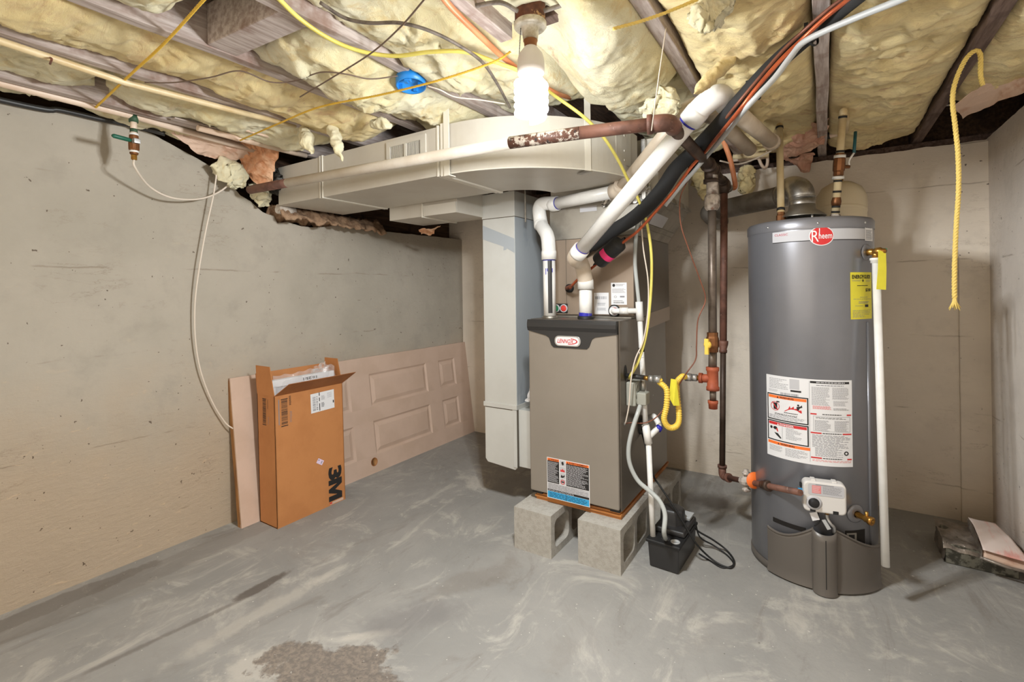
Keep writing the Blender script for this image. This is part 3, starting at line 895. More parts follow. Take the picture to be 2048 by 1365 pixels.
class Decal:
    """flat print: fn(u, v, lift) -> point, u to the right, v down, metres"""
    def __init__(s, fn):
        s.fn, s.m = fn, {}

    def mb(s, k): return s.m.setdefault(k, MB())

    def rect(s, u0, v0, u1, v1, k, lift=.0008, nu=1, nv=1):
        s.mb(k).grid(lambda a, b: s.fn(u0 + (u1 - u0) * a, v0 + (v1 - v0) * b, lift), nu, nv, nu > 1)

    def frame(s, u0, v0, u1, v1, w_, k, lift=.001, nu=1):
        s.rect(u0, v0, u1, v0 + w_, k, lift, nu); s.rect(u0, v1 - w_, u1, v1, k, lift, nu)
        s.rect(u0, v0, u0 + w_, v1, k, lift); s.rect(u1 - w_, v0, u1, v1, k, lift)

    def poly(s, pts, k, lift=.001):
        s.mb(k).add([s.fn(u, v, lift) for u, v in pts], [list(range(len(pts)))])

    def disc(s, u, v, ru, rv, k, lift=.001, n=28, r0=0):
        if r0 == 0: s.mb(k).grid(lambda a, b: s.fn(u + ru * b * math.cos(2 * math.pi * a), v + rv * b * math.sin(2 * math.pi * a), lift), n, 6)
        else:
            s.mb(k).add([s.fn(u + q * ru * math.cos(2 * math.pi * i / n), v + q * rv * math.sin(2 * math.pi * i / n), lift) for q in (1, r0) for i in range(n)], [(i, (i + 1) % n, n + (i + 1) % n, n + i) for i in range(n)])

    def text(s, t, u, v, w_, h, k, lift=.0014, bold=0., rot=0, slant=0.):
        """fit text into box with top-left (u,v); rot = 0, 90, 180 or 270 clockwise"""
        vs, fs, W, H = text2d(t, bold)
        out = []
        for x, y in vs:
            a, b = (x / W + slant * (y / H - .5)), 1 - y / H
            if rot == 0: p = (u + a * w_, v + b * h)
            elif rot == 90: p = (u + (1 - b) * w_, v + a * h)
            elif rot == 180: p = (u + (1 - a) * w_, v + (1 - b) * h)
            else: p = (u + b * w_, v + (1 - a) * h)
            out.append(s.fn(p[0], p[1], lift))
        s.mb(k).add(out, fs)

    def lines(s, u0, v0, u1, v1, n, k, lift=.0012, fill=.5, rag=.3, seed=1):
        q = random.Random(seed)
        dv = (v1 - v0) / n
        for i in range(n):
            u, end = u0, u1 - (u1 - u0) * (q.random() ** 2) * rag
            while u < end - 1e-5:
                wd = (u1 - u0) * q.uniform(.05, .14)
                s.rect(u, v0 + dv * i + dv * (1 - fill) / 2, min(end, u + wd), v0 + dv * i + dv * (1 + fill) / 2, k, lift)
                u += wd + (u1 - u0) * .022

    def bars(s, u0, v0, u1, v1, n, k, lift=.0012, seed=1, vert=True):
        q = random.Random(seed)
        for i in range(n):
            a = (i + q.uniform(0, .2)) / n; b = a + q.uniform(.25, .7) / n
            if vert: s.rect(u0 + (u1 - u0) * a, v0, u0 + (u1 - u0) * b, v1, k, lift)
            else: s.rect(u0, v0 + (v1 - v0) * a, u1, v0 + (v1 - v0) * b, k, lift)

    def build(s, parent, base, names=None, label=None):
        """base: material of the backing sheet, which becomes the part; other inks are its children"""
        b = s.m[base].build((names or {}).get(base, 'label'), base, parent)
        if label: b['label'] = label
        for k, m in s.m.items():
            if k == base: continue
            nm = (names or {}).get(k, 'print')
            comps = m.islands()
            if len(comps) <= 6:
                for c in comps: c.build(nm, k, b)
            else: m.build(nm, k, b)['kind'] = 'stuff'      # fine print, too small to pick apart
        return b


def plane(o, U, Vd):
    o, U, Vd = Vector(o), Vector(U).normalized(), Vector(Vd).normalized()
    N = Vd.cross(U).normalized()
    return lambda u, v, l: o + U * u + Vd * v + N * l
# with U right and Vd down as seen by a viewer, N = Vd x U points to the viewer

# ------------------------------------------------------------------ concrete blocks
def block(x0, y0, label, rz=0.0):
    """hollow block lying on its side: cores open to +X/-X, 0.194 x 0.39 x 0.19"""
    W, L, H = .194, .39, .191
    o = thing('concrete_block', (x0 + W / 2, y0 + L / 2, 0), label, 'block', 'concrete blocks under the furnace')
    m = MB()
    c0 = [(.034, .179), (.211, .356)]                       # core spans along Y
    t = .033
    def add(a0, a1, z0, z1): m.box(x0, x0 + W, y0 + a0, y0 + a1, z0, z1)
    # outline with two rounded cores, extruded along X
    def core(a0, a1):
        r = .028; pts = []
        for (cy, cz, st) in ((a1 - r, H - t - r, 0), (a0 + r, H - t - r, 1), (a0 + r, t + r, 2), (a1 - r, t + r, 3)):
            for k in range(6):
                th = math.pi / 2 * (st + k / 5)
                pts.append((cy + r * math.cos(th), cz + r * math.sin(th)))
        return pts
    def ringface(cell, pts):
        """cell: y0,y1 of block section around one core; stitched faces on both sides + tunnel"""
        a0, a1 = cell
        n = len(pts)
        cy, cz = sum(p[0] for p in pts) / n, sum(p[1] for p in pts) / n
        out = []
        for (py, pz) in pts:
            dy, dz = py - cy, pz - cz
            k = min(((a1 - cy) if dy > 0 else (cy - a0)) / max(1e-9, abs(dy)), ((H - cz) if dz > 0 else cz) / max(1e-9, abs(dz)))
            out.append((cy + dy * k, cz + dz * k))
        for X, f in ((x0, 1), (x0 + W, -1)):
            vs = [V(X, y0 + p[0], p[1]) for p in pts] + [V(X, y0 + q[0], q[1]) for q in out]
            m.add(vs, [(i, (i + 1) % n, n + (i + 1) % n, n + i) for i in range(n)])
            # corner fill
            for (ay, az) in ((a0, 0), (a0, H), (a1, 0), (a1, H)):
                best = sorted(range(n), key=lambda i: (out[i][0] - ay) ** 2 + (out[i][1] - az) ** 2)[:2]
                i, j = best
                m.add([V(X, y0 + ay, az), V(X, y0 + out[i][0], out[i][1]), V(X, y0 + out[j][0], out[j][1])], [(0, 1, 2)])
        m.add([V(X, y0 + p[0], p[1]) for X in (x0, x0 + W) for p in pts], [(i, (i + 1) % n, n + (i + 1) % n, n + i) for i in range(n)], True)
    ringface((0, .195), core(*c0[0])); ringface((.195, .39), core(*c0[1]))
    # outer skin: top, bottom, ends
    m.add([V(x0, y0, 0), V(x0 + W, y0, 0), V(x0 + W, y0 + L, 0), V(x0, y0 + L, 0), V(x0, y0, H), V(x0 + W, y0, H), V(x0 + W, y0 + L, H), V(x0, y0 + L, H)], [(3, 2, 1, 0), (4, 5, 6, 7), (0, 1, 5, 4), (2, 3, 7, 6)])
    m.build('block_body', 'block', o)
    return o


block(-1.222, 1.892, 'concrete block under the front left furnace corner')
block(-.915, 1.93, 'concrete block under the front right furnace corner')
block(-1.222, 2.31, 'concrete block hidden behind under the rear left furnace corner')
block(-.862, 2.335, 'concrete block behind the pump under the rear right furnace corner')

# plywood base under the furnace
b = thing('plywood_base', (-.97, 2.38, .191), 'layered plywood base board between furnace and concrete blocks', 'board')
MB().box(-1.175, -.752, 2.022, 2.78, .1915, .203).build('plywood_sheet', 'plywood', b)
MB().box(-1.180, -.748, 2.016, 2.785, .2045, .213).build('plywood_sheet', 'plywood', b)
MB().box(-1.172, -.755, 2.020, 2.78, .214, .224).build('plywood_sheet', 'plywood', b)

# ------------------------------------------------------------------ furnace
fx0, fx1, fy0, fy1, fz0, fz1 = -1.197, -.747, 2.0, 2.752, .2245, 1.06
f = thing('gas_furnace', (-.97, 2.38, .2245), 'tall grey-beige gas furnace with black top band and maker badge', 'furnace')
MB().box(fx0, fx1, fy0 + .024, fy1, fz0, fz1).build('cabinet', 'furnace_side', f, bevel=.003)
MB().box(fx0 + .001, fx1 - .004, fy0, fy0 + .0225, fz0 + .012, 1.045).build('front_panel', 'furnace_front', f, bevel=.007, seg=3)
MB().box(fx0 + .006, fx0 + .06, fy0 + .012, fy0 + .03, fz0 - .001, fz0 + .016).build('foot', 'black_matte', f)
MB().box(fx1 - .05, fx1 - .006, fy0 + .012, fy0 + .03, fz0 - .001, fz0 + .016).build('foot', 'black_matte', f)
# black band: bullnose across the top with a dropped tab for the badge
W = fx1 - fx0
out = [(0, 1.058), (0, 1.006), (.10, .984), (.115, .975), (.128, .940), (.140, .930), (.305, .930), (.317, .940), (.331, .975), (.346, .984), (W - .004, 1.000), (W - .004, 1.058)]
m = MB()
nb_ = len(out)
def bz(z):  # band swells outward toward its top
    return fy0 - .004 - .016 * max(0, min(1, (z - .93) / .10)) ** .6 * (1 if z < 1.05 else .35)
rows = []
zs_ = [1.058, 1.052, 1.042, 1.025, 1.008]
m.prism([V(fx0 + u, fy0 - .004, z) for u, z in out], (0, .03, 0))
for j in range(len(zs_) - 1):
    za, zb_ = zs_[j], zs_[j + 1]
    pa, pb = (fy0 - .005 - .006 * math.sin(math.pi * (1.058 - za) / .05)), (fy0 - .005 - .006 * math.sin(math.pi * (1.058 - zb_) / .05))
    m.add([V(fx0, pa, za), V(fx1 - .004, pa, za), V(fx1 - .004, pb, zb_), V(fx0, pb, zb_)], [(0, 1, 2, 3)], True)
m.build('top_band', 'black_plastic', f)
bd = MB()
def rrect(w_, h, r, n=6):
    pts = []
    for (cx, cz, st) in ((w_ / 2 - r, h / 2 - r, 0), (-w_ / 2 + r, h / 2 - r, 1), (-w_ / 2 + r, -h / 2 + r, 2), (w_ / 2 - r, -h / 2 + r, 3)):
        for k in range(n + 1):
            th = math.pi / 2 * (st + k / n)
            pts.append((cx + r * math.cos(th), cz + r * math.sin(th)))
    return pts
bcx, bcz = fx0 + .213, .963
bg = MB().prism([V(bcx + a, fy0 - .010, bcz + c) for a, c in rrect(.132, .049, .022)], (0, .008, 0)).build('badge', 'silver', f, bevel=.002)
dl = Decal(plane((bcx - .060, fy0 - .0102, bcz + .0195), (1, 0, 0), (0, 0, -1)))
dl.mb('paper').add([dl.fn(a + .060, c + .0195, .0004) for a, c in rrect(.118, .038, .017)], [list(range(28))])
dl.text('LENNOX', .012, .010, .080, .019, 'red_print', bold=.012, slant=.05)
pts = [(.060 + .052 * math.cos(t), .0195 + .0155 * math.sin(t)) for t in [(-1.15 + 2.6 * i / 14) for i in range(15)]]
inn = [(.056 + .050 * math.cos(t), .0195 + .0125 * math.sin(t)) for t in [(-1.15 + 2.6 * i / 14) for i in range(15)]][::-1]
dl.poly(pts + inn, 'red_print', .0012)
dl.build(bg, 'paper', {'paper': 'badge_face', 'red_print': 'lettering'})
# warning label
dl = Decal(plane(V(fx0 + .094, fy0 - .0003, .412), (1, 0, 0), (0, 0, -1)))
lw, lh = .216, .190
dl.rect(0, 0, lw, lh, 'paper', .0003)
dl.rect(.003, .003, .064, .150 * .78, 'ink', .0007)
dl.rect(.100, .003, lw - .003, .150 * .78, 'ink', .0007)
dl.rect(.003, .003, .064, .014, 'orange_print', .0010); dl.rect(.100, .003, lw - .003, .014, 'orange_print', .0010)
dl.text('WARNING', .018, .0048, .043, .0075, 'ink', bold=.02)
dl.poly([(.009, .0128), (.0155, .0128), (.0122, .0050)], 'ink', .0014); dl.poly([(.105, .0128), (.1115, .0128), (.108, .0050)], 'ink', .0014)
dl.text('AVERTISSEMENT', .114, .0048, .094, .0075, 'ink', bold=.02)
dl.lines(.006, .018, .062, .113, 20, 'paper_grey', .0010, .42, .35, 3); dl.lines(.103, .018, lw - .006, .113, 20, 'paper_grey', .0010, .42, .35, 4)
for i in range(4): dl.rect(.067, .004 + .0285 * i, .097, .0305 + .0285 * i, 'paper_grey', .0006)
dl.poly([(.076, .012), (.086, .008), (.089, .020), (.084, .027), (.078, .022)], 'ink', .0011)
dl.poly([(.070, .056), (.073, .044), (.078, .050), (.082, .040), (.087, .049), (.091, .045), (.094, .056)], 'red_print', .0011)
dl.poly([(.072, .083), (.075, .070), (.084, .076), (.092, .068), (.092, .078), (.082, .084)], 'ink', .0011)
dl.disc(.082, .1035, .011, .011, 'red_print', .0011, 20, .72); dl.rect(.075, .100, .089, .106, 'ink', .0010)
dl.rect(.003, .119, lw - .003, .146, 'paper_grey', .0006); dl.lines(.006, .120, lw - .006, .145, 7, 'ink_soft', .0010, .35, .3, 5)
dl.rect(.003, .147, lw - .003, .157, 'ink', .0007); dl.lines(.006, .148, lw * .72, .156, 2, 'paper_grey', .0010, .4, .2, 6)
dl.rect(.003, .158, lw - .003, lh - .003, 'blue_print', .0007); dl.lines(.012, .161, lw - .012, .185, 4, 'ink', .0010, .34, .5, 7)
dl.rect(.0985, .119, .0995, lh - .003, 'ink', .0011)
dl.build(f, 'paper', {'paper': 'warning_label', 'ink': 'black_print', 'orange_print': 'orange_header'})
# right side: gas hole, nub, junction box, grommet
sp = plane((fx1 + .0003, 0, 0), (0, 1, 0), (0, 0, -1))
def sideP(px, py, l=0.0):
    q = at(px, py, X=fx1); return V(fx1 + l, q.y, q.z)
c = sideP(1251, 752)
dl = Decal(lambda u, v, l: V(fx1 + l, u, v))
dl.disc(c.y, c.z + .012, .020, .036, 'black_matte', .0008)
dl.m['black_matte'].build('knockout_hole', 'black_matte', f)
MB().cyl(V(fx1 - .01, c.y + .01, c.z), V(fx1 + .085, c.y + .01, c.z - .003), .0105, 14).build('gas_stub', 'black_plastic', f)
c = sideP(1253, 787)
jb = MB().box(fx1 + .0005, fx1 + .044, c.y - .01, c.y + .09, c.z - .055, c.z + .052).build('junction_box', 'box_grey', f, bevel=.006)
for dz in (-.032, 0, .032):
    MB().lathe((fx1 + .044, c.y + .012, c.z + dz), [(.011, 0), (.011, .0015), (.008, .0015)], (1, 0, 0), 16).build('knockout', 'box_grey', jb)
MB().box(fx1 + .045, fx1 + .088, c.y + .0, c.y + .06, c.z - .048, c.z + .008).build('switch_cover', 'box_grey', jb, bevel=.006)
MB().cyl(V(fx1 + .062, c.y + .045, c.z + .008), V(fx1 + .062, c.y + .045, c.z + .058), .012, 12).build('cable_clamp', 'galv_bright', jb)
c = sideP(1281, 853)
MB().lathe((fx1, c.y, c.z), [(.038, .0008), (.036, .006), (.022, .008), (.02, .003)], (1, 0, 0), 24).build('grommet', 'black_matte', f)
c = sideP(1249, 848)
MB().lathe((fx1, c.y, c.z), [(.009, .0005), (.006, .003), (0, .004)], (1, 0, 0), 12).build('wire_grommet', 'silver', f)
for px, py in ((1306, 791), (1327, 779)):
    c = sideP(px, py); MB().lathe((fx1, c.y, c.z), [(.003, 0), (.003, .0015), (0, .002)], (1, 0, 0), 8).build('screw', 'silver', f)

# ------------------------------------------------------------------ coil cabinet
cx0, cx1, cy0, cy1, cz0, cz1 = -1.195, -.746, 2.226, 2.832, 1.0605, 1.4535
c_ = thing('coil_cabinet', (-.97, 2.53, 1.06), 'taupe evaporator coil cabinet sitting on top of the furnace', 'coil cabinet')
MB().box(cx0, cx1, cy0, cy1, cz0, cz1).build('cabinet', 'furnace_side', c_, bevel=.002)
MB().box(cx0 + .001, cx1 - .002, cy0 - .006, cy0 - .0005, cz0 + .012, cz1 - .001).build('front_panel', 'coil_paint', c_, bevel=.0015)
MB().box(-1.0985, -1.0965, cy0 - .0072, cy0 - .006, cz0 + .012, cz1).build('panel_seam', 'seam_dark', c_)
MB().box(cx0, cx1, cy0 - .05, cy0 - .007, cz0 + .0005, cz0 + .006).build('drip_ledge', 'galv', c_)
yp = cy0 - .0065
def fr_(px, py): return at(px, py, Y=yp)
a = fr_(1120, 617)
MB().box(a.x - .045, a.x + .045, yp - .004, yp, a.z - .024, a.z + .024).build('port_plate', 'black_matte', c_, bevel=.002)
for dxx, mt_ in ((-.020, 'green_plastic'), (.024, 'red_plastic')):
    pl = MB().lathe((a.x + dxx, yp - .004, a.z), [(.021, 0), (.021, .004), (.017, .006), (.016, .004)], (0, -1, 0), 24).build('port_ring', 'paper_grey', c_)
    MB().lathe((a.x + dxx, yp - .0045, a.z), [(.0165, 0), (.0165, .002), (.012, .004), (.006, .003), (0, .006)], (0, -1, 0), 20).build('port_plug', mt_, pl)
a = fr_(1229, 622)
MB().lathe((a.x, yp, a.z), [(.030, 0), (.030, .004), (.024, .005)], (0, -1, 0), 28).build('port_plate', 'black_matte', c_)
pl = MB().lathe((a.x, yp - .004, a.z), [(.024, 0), (.024, .004), (.018, .006)], (0, -1, 0), 28).build('port_ring', 'paper_grey', c_)
MB().lathe((a.x, yp - .006, a.z), [(.018, 0), (.017, .006), (.010, .008), (0, .008)], (0, -1, 0), 20).build('port_plug', 'red_plastic', pl)
# two stickers
a, b2 = fr_(1222, 566), fr_(1254, 610)
dl = Decal(plane((a.x, yp - .0004, a.z), (1, 0, 0), (0, 0, -1)))
w1, h1_ = b2.x - a.x, a.z - b2.z
dl.rect(0, 0, w1, h1_, 'paper', .0004)
dl.disc(w1 * .18, h1_ * .12, w1 * .09, h1_ * .07, 'ink', .0009); dl.lines(w1 * .32, h1_ * .06, w1 * .9, h1_ * .16, 3, 'ink_soft', .0009)
dl.lines(w1 * .08, h1_ * .26, w1 * .93, h1_ * .47, 6, 'ink_soft', .0009, .4, .5, 9)
dl.disc(w1 * .28, h1_ * .64, w1 * .09, h1_ * .05, 'ink_soft', .0009, 16, .7); dl.rect(w1 * .57, h1_ * .60, w1 * .86, h1_ * .67, 'ink_soft', .0009)
dl.lines(w1 * .15, h1_ * .79, w1 * .75, h1_ * .84, 1, 'ink_soft', .0009); dl.bars(w1 * .16, h1_ * .86, w1 * .82, h1_ * .94, 26, 'ink', .0009)
dl.build(c_, 'paper', {'paper': 'rating_sticker'})
a, b2 = fr_(1188, 586), fr_(1218, 629)
dl = Decal(plane((a.x, yp - .0004, a.z), (1, 0, 0), (0, 0, -1)))
w1, h1_ = b2.x - a.x, a.z - b2.z
dl.rect(0, 0, w1, h1_, 'paper', .0004)
dl.bars(w1 * .07, h1_ * .17, w1 * .9, h1_ * .30, 13, 'ink_soft', .0009, 5)
dl.lines(w1 * .24, h1_ * .46, w1 * .8, h1_ * .60, 3, 'ink_soft', .0009, .4, .3, 3); dl.lines(w1 * .2, h1_ * .70, w1 * .82, h1_ * .83, 3, 'ink_soft', .0009, .4, .3, 4)
dl.build(c_, 'paper', {'paper': 'sticker'})
# beige tape patch along the joint with the furnace
q = [at(1296, 628, X=cx1 + .001), at(1339, 613, X=cx1 + .001), at(1339, 640, X=cx1 + .001), at(1296, 658, X=cx1 + .001)]
MB().prism(q, (.0012, 0, 0)).build('tape_strip', 'tape_beige', c_)
# ------------------------------------------------------------------ PVC vents
def ring(p, d, r, w_, nm, mt_, par, n=20):
    d = Vector(d).normalized()
    return MB().cyl(Vector(p) - d * w_ / 2, Vector(p) + d * w_ / 2, r, n).build(nm, mt_, par)


def socket(p, d, par, r=.0365, w_=.045, mt_='white_pvc', ink=True, side=1):
    d = Vector(d).normalized()
    m = MB().lathe(p, [(.0302, 0), (r, 0), (r, w_ * .8), (r - .002, w_), (.0302, w_)], -d, 28)
    o = m.build('fitting_hub', mt_, par)
    if ink:
        MB().lathe(Vector(p) + d * .0005, [(.0304, 0), (.0316, 0), (.0316, .004), (.0304, .004)], d, 28).build('primer_ring', 'primer_blue', o)
    return o


PR = .0302
v1 = thing('vent_pipe', (-.9, 2.09, 1.06), 'white PVC exhaust vent pipe rising diagonally to the right', 'pipe')
A0 = V(-.888, 2.085, 1.061); A0 = at(1171, 636, Y=2.085); A0.z = 1.061
A1 = at(1171, 553, Y=2.085)
A2 = at(1146, 519, T=2.14)
A3 = at(1384, 237, T=1.60)
A4 = at(1438, 188, T=1.53)
A5 = at(1458, 214, T=1.60)
A6 = at(1543, 284, T=2.2)
MB().cyl(A0, A1 + V(0, 0, -.045), PR, 28).build('pipe', 'white_pvc', v1)
MB().tube(fillet([A1 + V(0, 0, -.06), A1 + V(0, 0, -.02), A1.lerp(A2, .35) + V(0, 0, .045), A2, A2.lerp(A3, .10)], .05, 8), .0355, 28).build('elbow', 'pvc_shade', v1)
d13 = (A3 - A2).normalized()
e0 = A2 + d13 * .075
MB().cyl(e0 - d13 * .04, A3, PR, 28).build('pipe', 'white_pvc', v1)
socket(e0, d13, v1, .0372)
socket(A1 + V(0, 0, -.06), (0, 0, -1), v1, .0372, ink=False)
MB().tube(fillet([A3 - d13 * .01, A3 + d13 * .055, A4, A5 + (A6 - A5) * .02, A5 + (A6 - A5) * .06], [.03, .08, .05], 10), .0365, 28).build('elbow', 'white_pvc', v1)
o = socket(A3 - d13 * .012, -d13, v1, .0385, .05, ink=False)
MB().lathe(A3 - d13 * .014, [(.0304, 0), (.0320, 0), (.0320, .007), (.0304, .007)], -d13, 28).build('primer_ring', 'primer_blue', o)
MB().cyl(A5 + (A6 - A5) * .02, A6, PR, 28).build('pipe', 'pvc_shade', v1)
ring(A6 + (A6 - A5).normalized() * .0, A6 - A5, .036, .05, 'fitting_hub', 'pvc_shade', v1)
MB().lathe(A0, [(.037, 0), (.037, .012), (.031, .014)], (0, 0, 1), 24).build('rubber_collar', 'black_matte', v1)
MB().lathe(A0 + V(0, 0, .014), [(.0306, 0), (.0308, .012), (.0303, .016)], (0, 0, 1), 24).build('primer_ring', 'primer_blue', v1)

v2 = thing('vent_pipe', (-1.06, 2.09, 1.06), 'white PVC intake vent pipe with offset bend left of the exhaust vent', 'pipe')
B0 = at(1100, 635, Y=2.09); B0.z = 1.061
B1 = at(1098, 515, Y=2.09)
B2 = at(1096, 480, Y=2.12)
B3 = at(1082, 450, Y=2.20)
B4 = at(1078, 418, Y=2.24)
B5 = at(1100, 410, Y=2.22)
B6 = at(1232, 383, Y=2.10)
MB().cyl(B0, B1, PR, 28).build('pipe', 'white_pvc', v2)
MB().tube(fillet([B1 - V(0, 0, .01), B1 + V(0, 0, .03), B2 + V(0, 0, .02), B3, B3.lerp(B4, .3)], .05, 8), .0345, 28).build('offset_bend', 'white_pvc', v2)
MB().tube(fillet([B3, B4 + V(-.005, 0, .03), B5.lerp(B6, .12)], .06, 10), .0355, 28).build('elbow', 'white_pvc', v2)
d56 = (B6 - B5).normalized()
MB().cyl(B5, B6, PR, 28).build('pipe', 'white_pvc', v2)
socket(B5.lerp(B6, .13), d56, v2, .0378)
socket(B1 - V(0, 0, .012), (0, 0, -1), v2, .0372)
socket(B3 - (B4 - B3).normalized() * .012, (B3 - B4), v2, .0368, .03)
# hangs on behind the exhaust vent and back to the rear wall
B7 = A3 + V(-.07, .14, .06); B8 = A4 + V(-.085, .15, .035); B9 = A6 + V(-.09, 0, -.02)
MB().tube(fillet([B6 - d56 * .02, B6 + d56 * .03, B6.lerp(B7, .12)], .03, 6), .0368, 24).build('elbow', 'pvc_shade', v2)
MB().cyl(B6 + d56 * .02, B7, PR, 24).build('pipe', 'pvc_shade', v2)
MB().tube(fillet([B7.lerp(B6, .05), B8 + V(-.02, 0, .0), B8.lerp(B9, .18)], .08, 8), .0355, 24).build('elbow', 'pvc_shade', v2)
MB().cyl(B8.lerp(B9, .08), B9, PR, 24).build('pipe', 'pvc_shade', v2)
MB().lathe(B0, [(.037, 0), (.037, .010), (.031, .012)], (0, 0, 1), 24).build('rubber_collar', 'galv', v2)
cc = (CAM - B0); cc.z = 0; cc.normalize(); sd = V(cc.y, -cc.x, 0)
st = []
MB().grid(lambda u, v: V(B0.x, B0.y, B0.z + .025 + (B1.z - B0.z - .04) * v) + (cc * math.cos((u - .38) * .7) - sd * math.sin((u - .38) * .7)) * (PR + .0004), 8, 1).build('dark_print_stripe', 'black_plastic', v2)
for k_, L_ in ((-.55, .03), (.35, .05), (.5, .02), (-.3, .015)):
    MB().grid(lambda u, v: V(B1.x, B1.y, B1.z - .055 - L_ * v) + (cc * math.cos(k_ + (u - .5) * .12 * (1 - v * .6)) - sd * math.sin(k_ + (u - .5) * .12)) * (PR + .0008), 2, 2).build('primer_drip', 'primer_blue', v2)

# ------------------------------------------------------------------ gas piping
GX, GZ = -.403, 1.72
g = thing('gas_main', (-1.4, 1.45, 1.70), 'long gas pipe, painted at left and rusty toward its elbow', 'pipe')
G0, G1 = at(500, 380, Z=1.735), V(GX, 1.545, GZ)
MID = at(1080, 275, Z=1.722); LFT = at(575, 366, Z=1.73)
rr_ = .0212
PT0, PT1 = at(1020, 286, Z=1.722), at(1160, 266, Z=1.721)
MB().tube([LFT, LFT.lerp(PT0, .5), PT0], rr_, 20).build('painted_pipe', 'paint_white_pipe', g)
MB().cyl(PT0, PT1, rr_ + .0001, 20).build('flaking_pipe', 'paint_flaking', g)
MB().cyl(G0, LFT, rr_, 20).build('rusty_end', 'iron_rust', g)
dg_ = (G1 - MID).normalized()
MB().cyl(PT1, G1, rr_, 20).build('rusty_pipe', 'iron_rust', g)
MB().tube(fillet([G1 - dg_ * .055, G1 + dg_ * .005, G1 + V(0.002, .06, 0)], .05, 10), .0275, 20).build('elbow', 'iron_rust', g)
ring(G1 - dg_ * .055, dg_, .031, .016, 'elbow_bead', 'iron_rust', g)
T1, T2, T3 = V(GX, 2.23, GZ), V(GX - .003, 2.585, GZ), V(GX - .003, 2.72, GZ - .005)
MB().cyl(G1 + V(0, .05, 0), T1 - V(0, .03, 0), rr_, 20).build('back_run', 'iron_dark', g)
MB().tube([T1 - V(0, .06, 0), T1 + V(0, .06, 0)], .028, 20).build('tee', 'iron_dark', g)
for dy in (-.055, .055): ring(T1 + V(0, dy, 0), (0, 1, 0), .0315, .016, 'tee_bead', 'iron_dark', g)
MB().cyl(T1, T1 - V(0, 0, .062), .026, 18).build('tee_branch', 'iron_dark', g)
ring(T1 - V(0, 0, .06), (0, 0, 1), .0305, .016, 'tee_bead', 'iron_dark', g)
MB().cyl(T1 + V(0, .05, 0), T2, .0175, 18).build('back_run', 'iron_dark', g)
MB().tube([T2 - V(0, .05, 0), T2 + V(0, .05, 0)], .024, 18).build('tee', 'iron_dark', g)
MB().cyl(T2, T2 - V(0, 0, .055), .0225, 18).build('tee_branch', 'iron_dark', g)
MB().cyl(T2 + V(0, .04, 0), T3, .0165, 16).build('nipple', 'iron_dark', g)
ring(T3, (0, 1, 0), .021, .03, 'end_nut', 'galv', g)
# wire hanger from the joist
MB().tube([at(1332, 55, Z=1.955), at(1318, 150, T=1.47), at(1303, 262, T=1.475)], .0018, 6).build('hanger_wire', 'white_wire', g)

g = thing('gas_drop', (GX, 2.23, .6), 'grey iron gas drop with yellow shutoff handle feeding the furnace', 'pipe')
D = [at(1421, y, Y=2.23) for y in (352, 392, 420, 655, 672, 705, 738, 780, 800, 816)]
def dp(i): return V(GX + .0016 * (i - 4) * -1, 2.23, D[i].z)
MB().cyl(dp(0), dp(1), .0235, 18).build('crusted_nipple', 'iron_crust', g)
MB().lathe(dp(2), [(.020, -.004), (.028, .004), (.031, .012), (.031, .055), (.028, .062), (.0235, .066)], (0, 0, 1), 12, smooth=False).build('union', 'iron_crust', g)
MB().cyl(dp(2), dp(5), .0172, 18).build('pipe', 'iron_grey', g)
vb = MB().lathe(dp(5), [(.014, 0), (.023, .002), (.023, .018), (.026, .03), (.026, .062), (.023, .07), (.023, .086), (.014, .088)], (0, 0, 1), 12, smooth=False).build('valve_body', 'bronze', g)
hv = at(1415, 690, T=2.04)
hb = MB().lathe(hv, [(.016, -.004), (.016, .004), (.012, .008), (0, .009)], (-.4, -.9, 0), 18)
hb.prism([hv + V(-.006, -.004, .0), hv + V(.006, -.004, 0), hv + V(.007, -.004, -.040), hv + V(-.007, -.004, -.040)], V(-.4, -.9, 0) * .008)
hb.prism([hv + V(-.009, -.004, .0), hv + V(.009, -.004, 0), hv + V(.007, -.004, .026), hv + V(-.007, -.004, .026)], V(-.4, -.9, 0) * .008)
hb.build('valve_handle', 'flex_yellow', vb)
MB().cyl(dp(5), dp(6), .0172, 18).build('pipe', 'iron_grey', g)
tz = dp(6).z
TE = V(dp(6).x, 2.23, at(1413, 757, Y=2.23).z)
MB().lathe(V(TE.x, 2.23, TE.z - .05), [(.018, 0), (.027, 0), (.027, .014), (.0235, .018), (.0235, .082), (.027, .086), (.027, .10), (.018, .102)], (0, 0, 1), 20).build('tee', 'rust_orange', g)
MB().cyl(TE, TE + V(-.05, -.005, 0), .0185, 16).build('tee_branch', 'rust_orange', g)
ring(TE + V(-.048, -.005, 0), (1, 0, 0), .0225, .014, 'tee_bead', 'rust_orange', g)
MB().cyl(V(TE.x, 2.23, TE.z - .05), V(TE.x, 2.23, dp(8).z), .0135, 16).build('drip_nipple', 'iron_grey', g)
MB().lathe(V(TE.x, 2.23, dp(9).z - .004), [(0, 0), (.018, .001), (.019, .022), (.0215, .024), (.0215, .036), (.014, .037)], (0, 0, 1), 18).build('drip_cap', 'rust_orange', g)

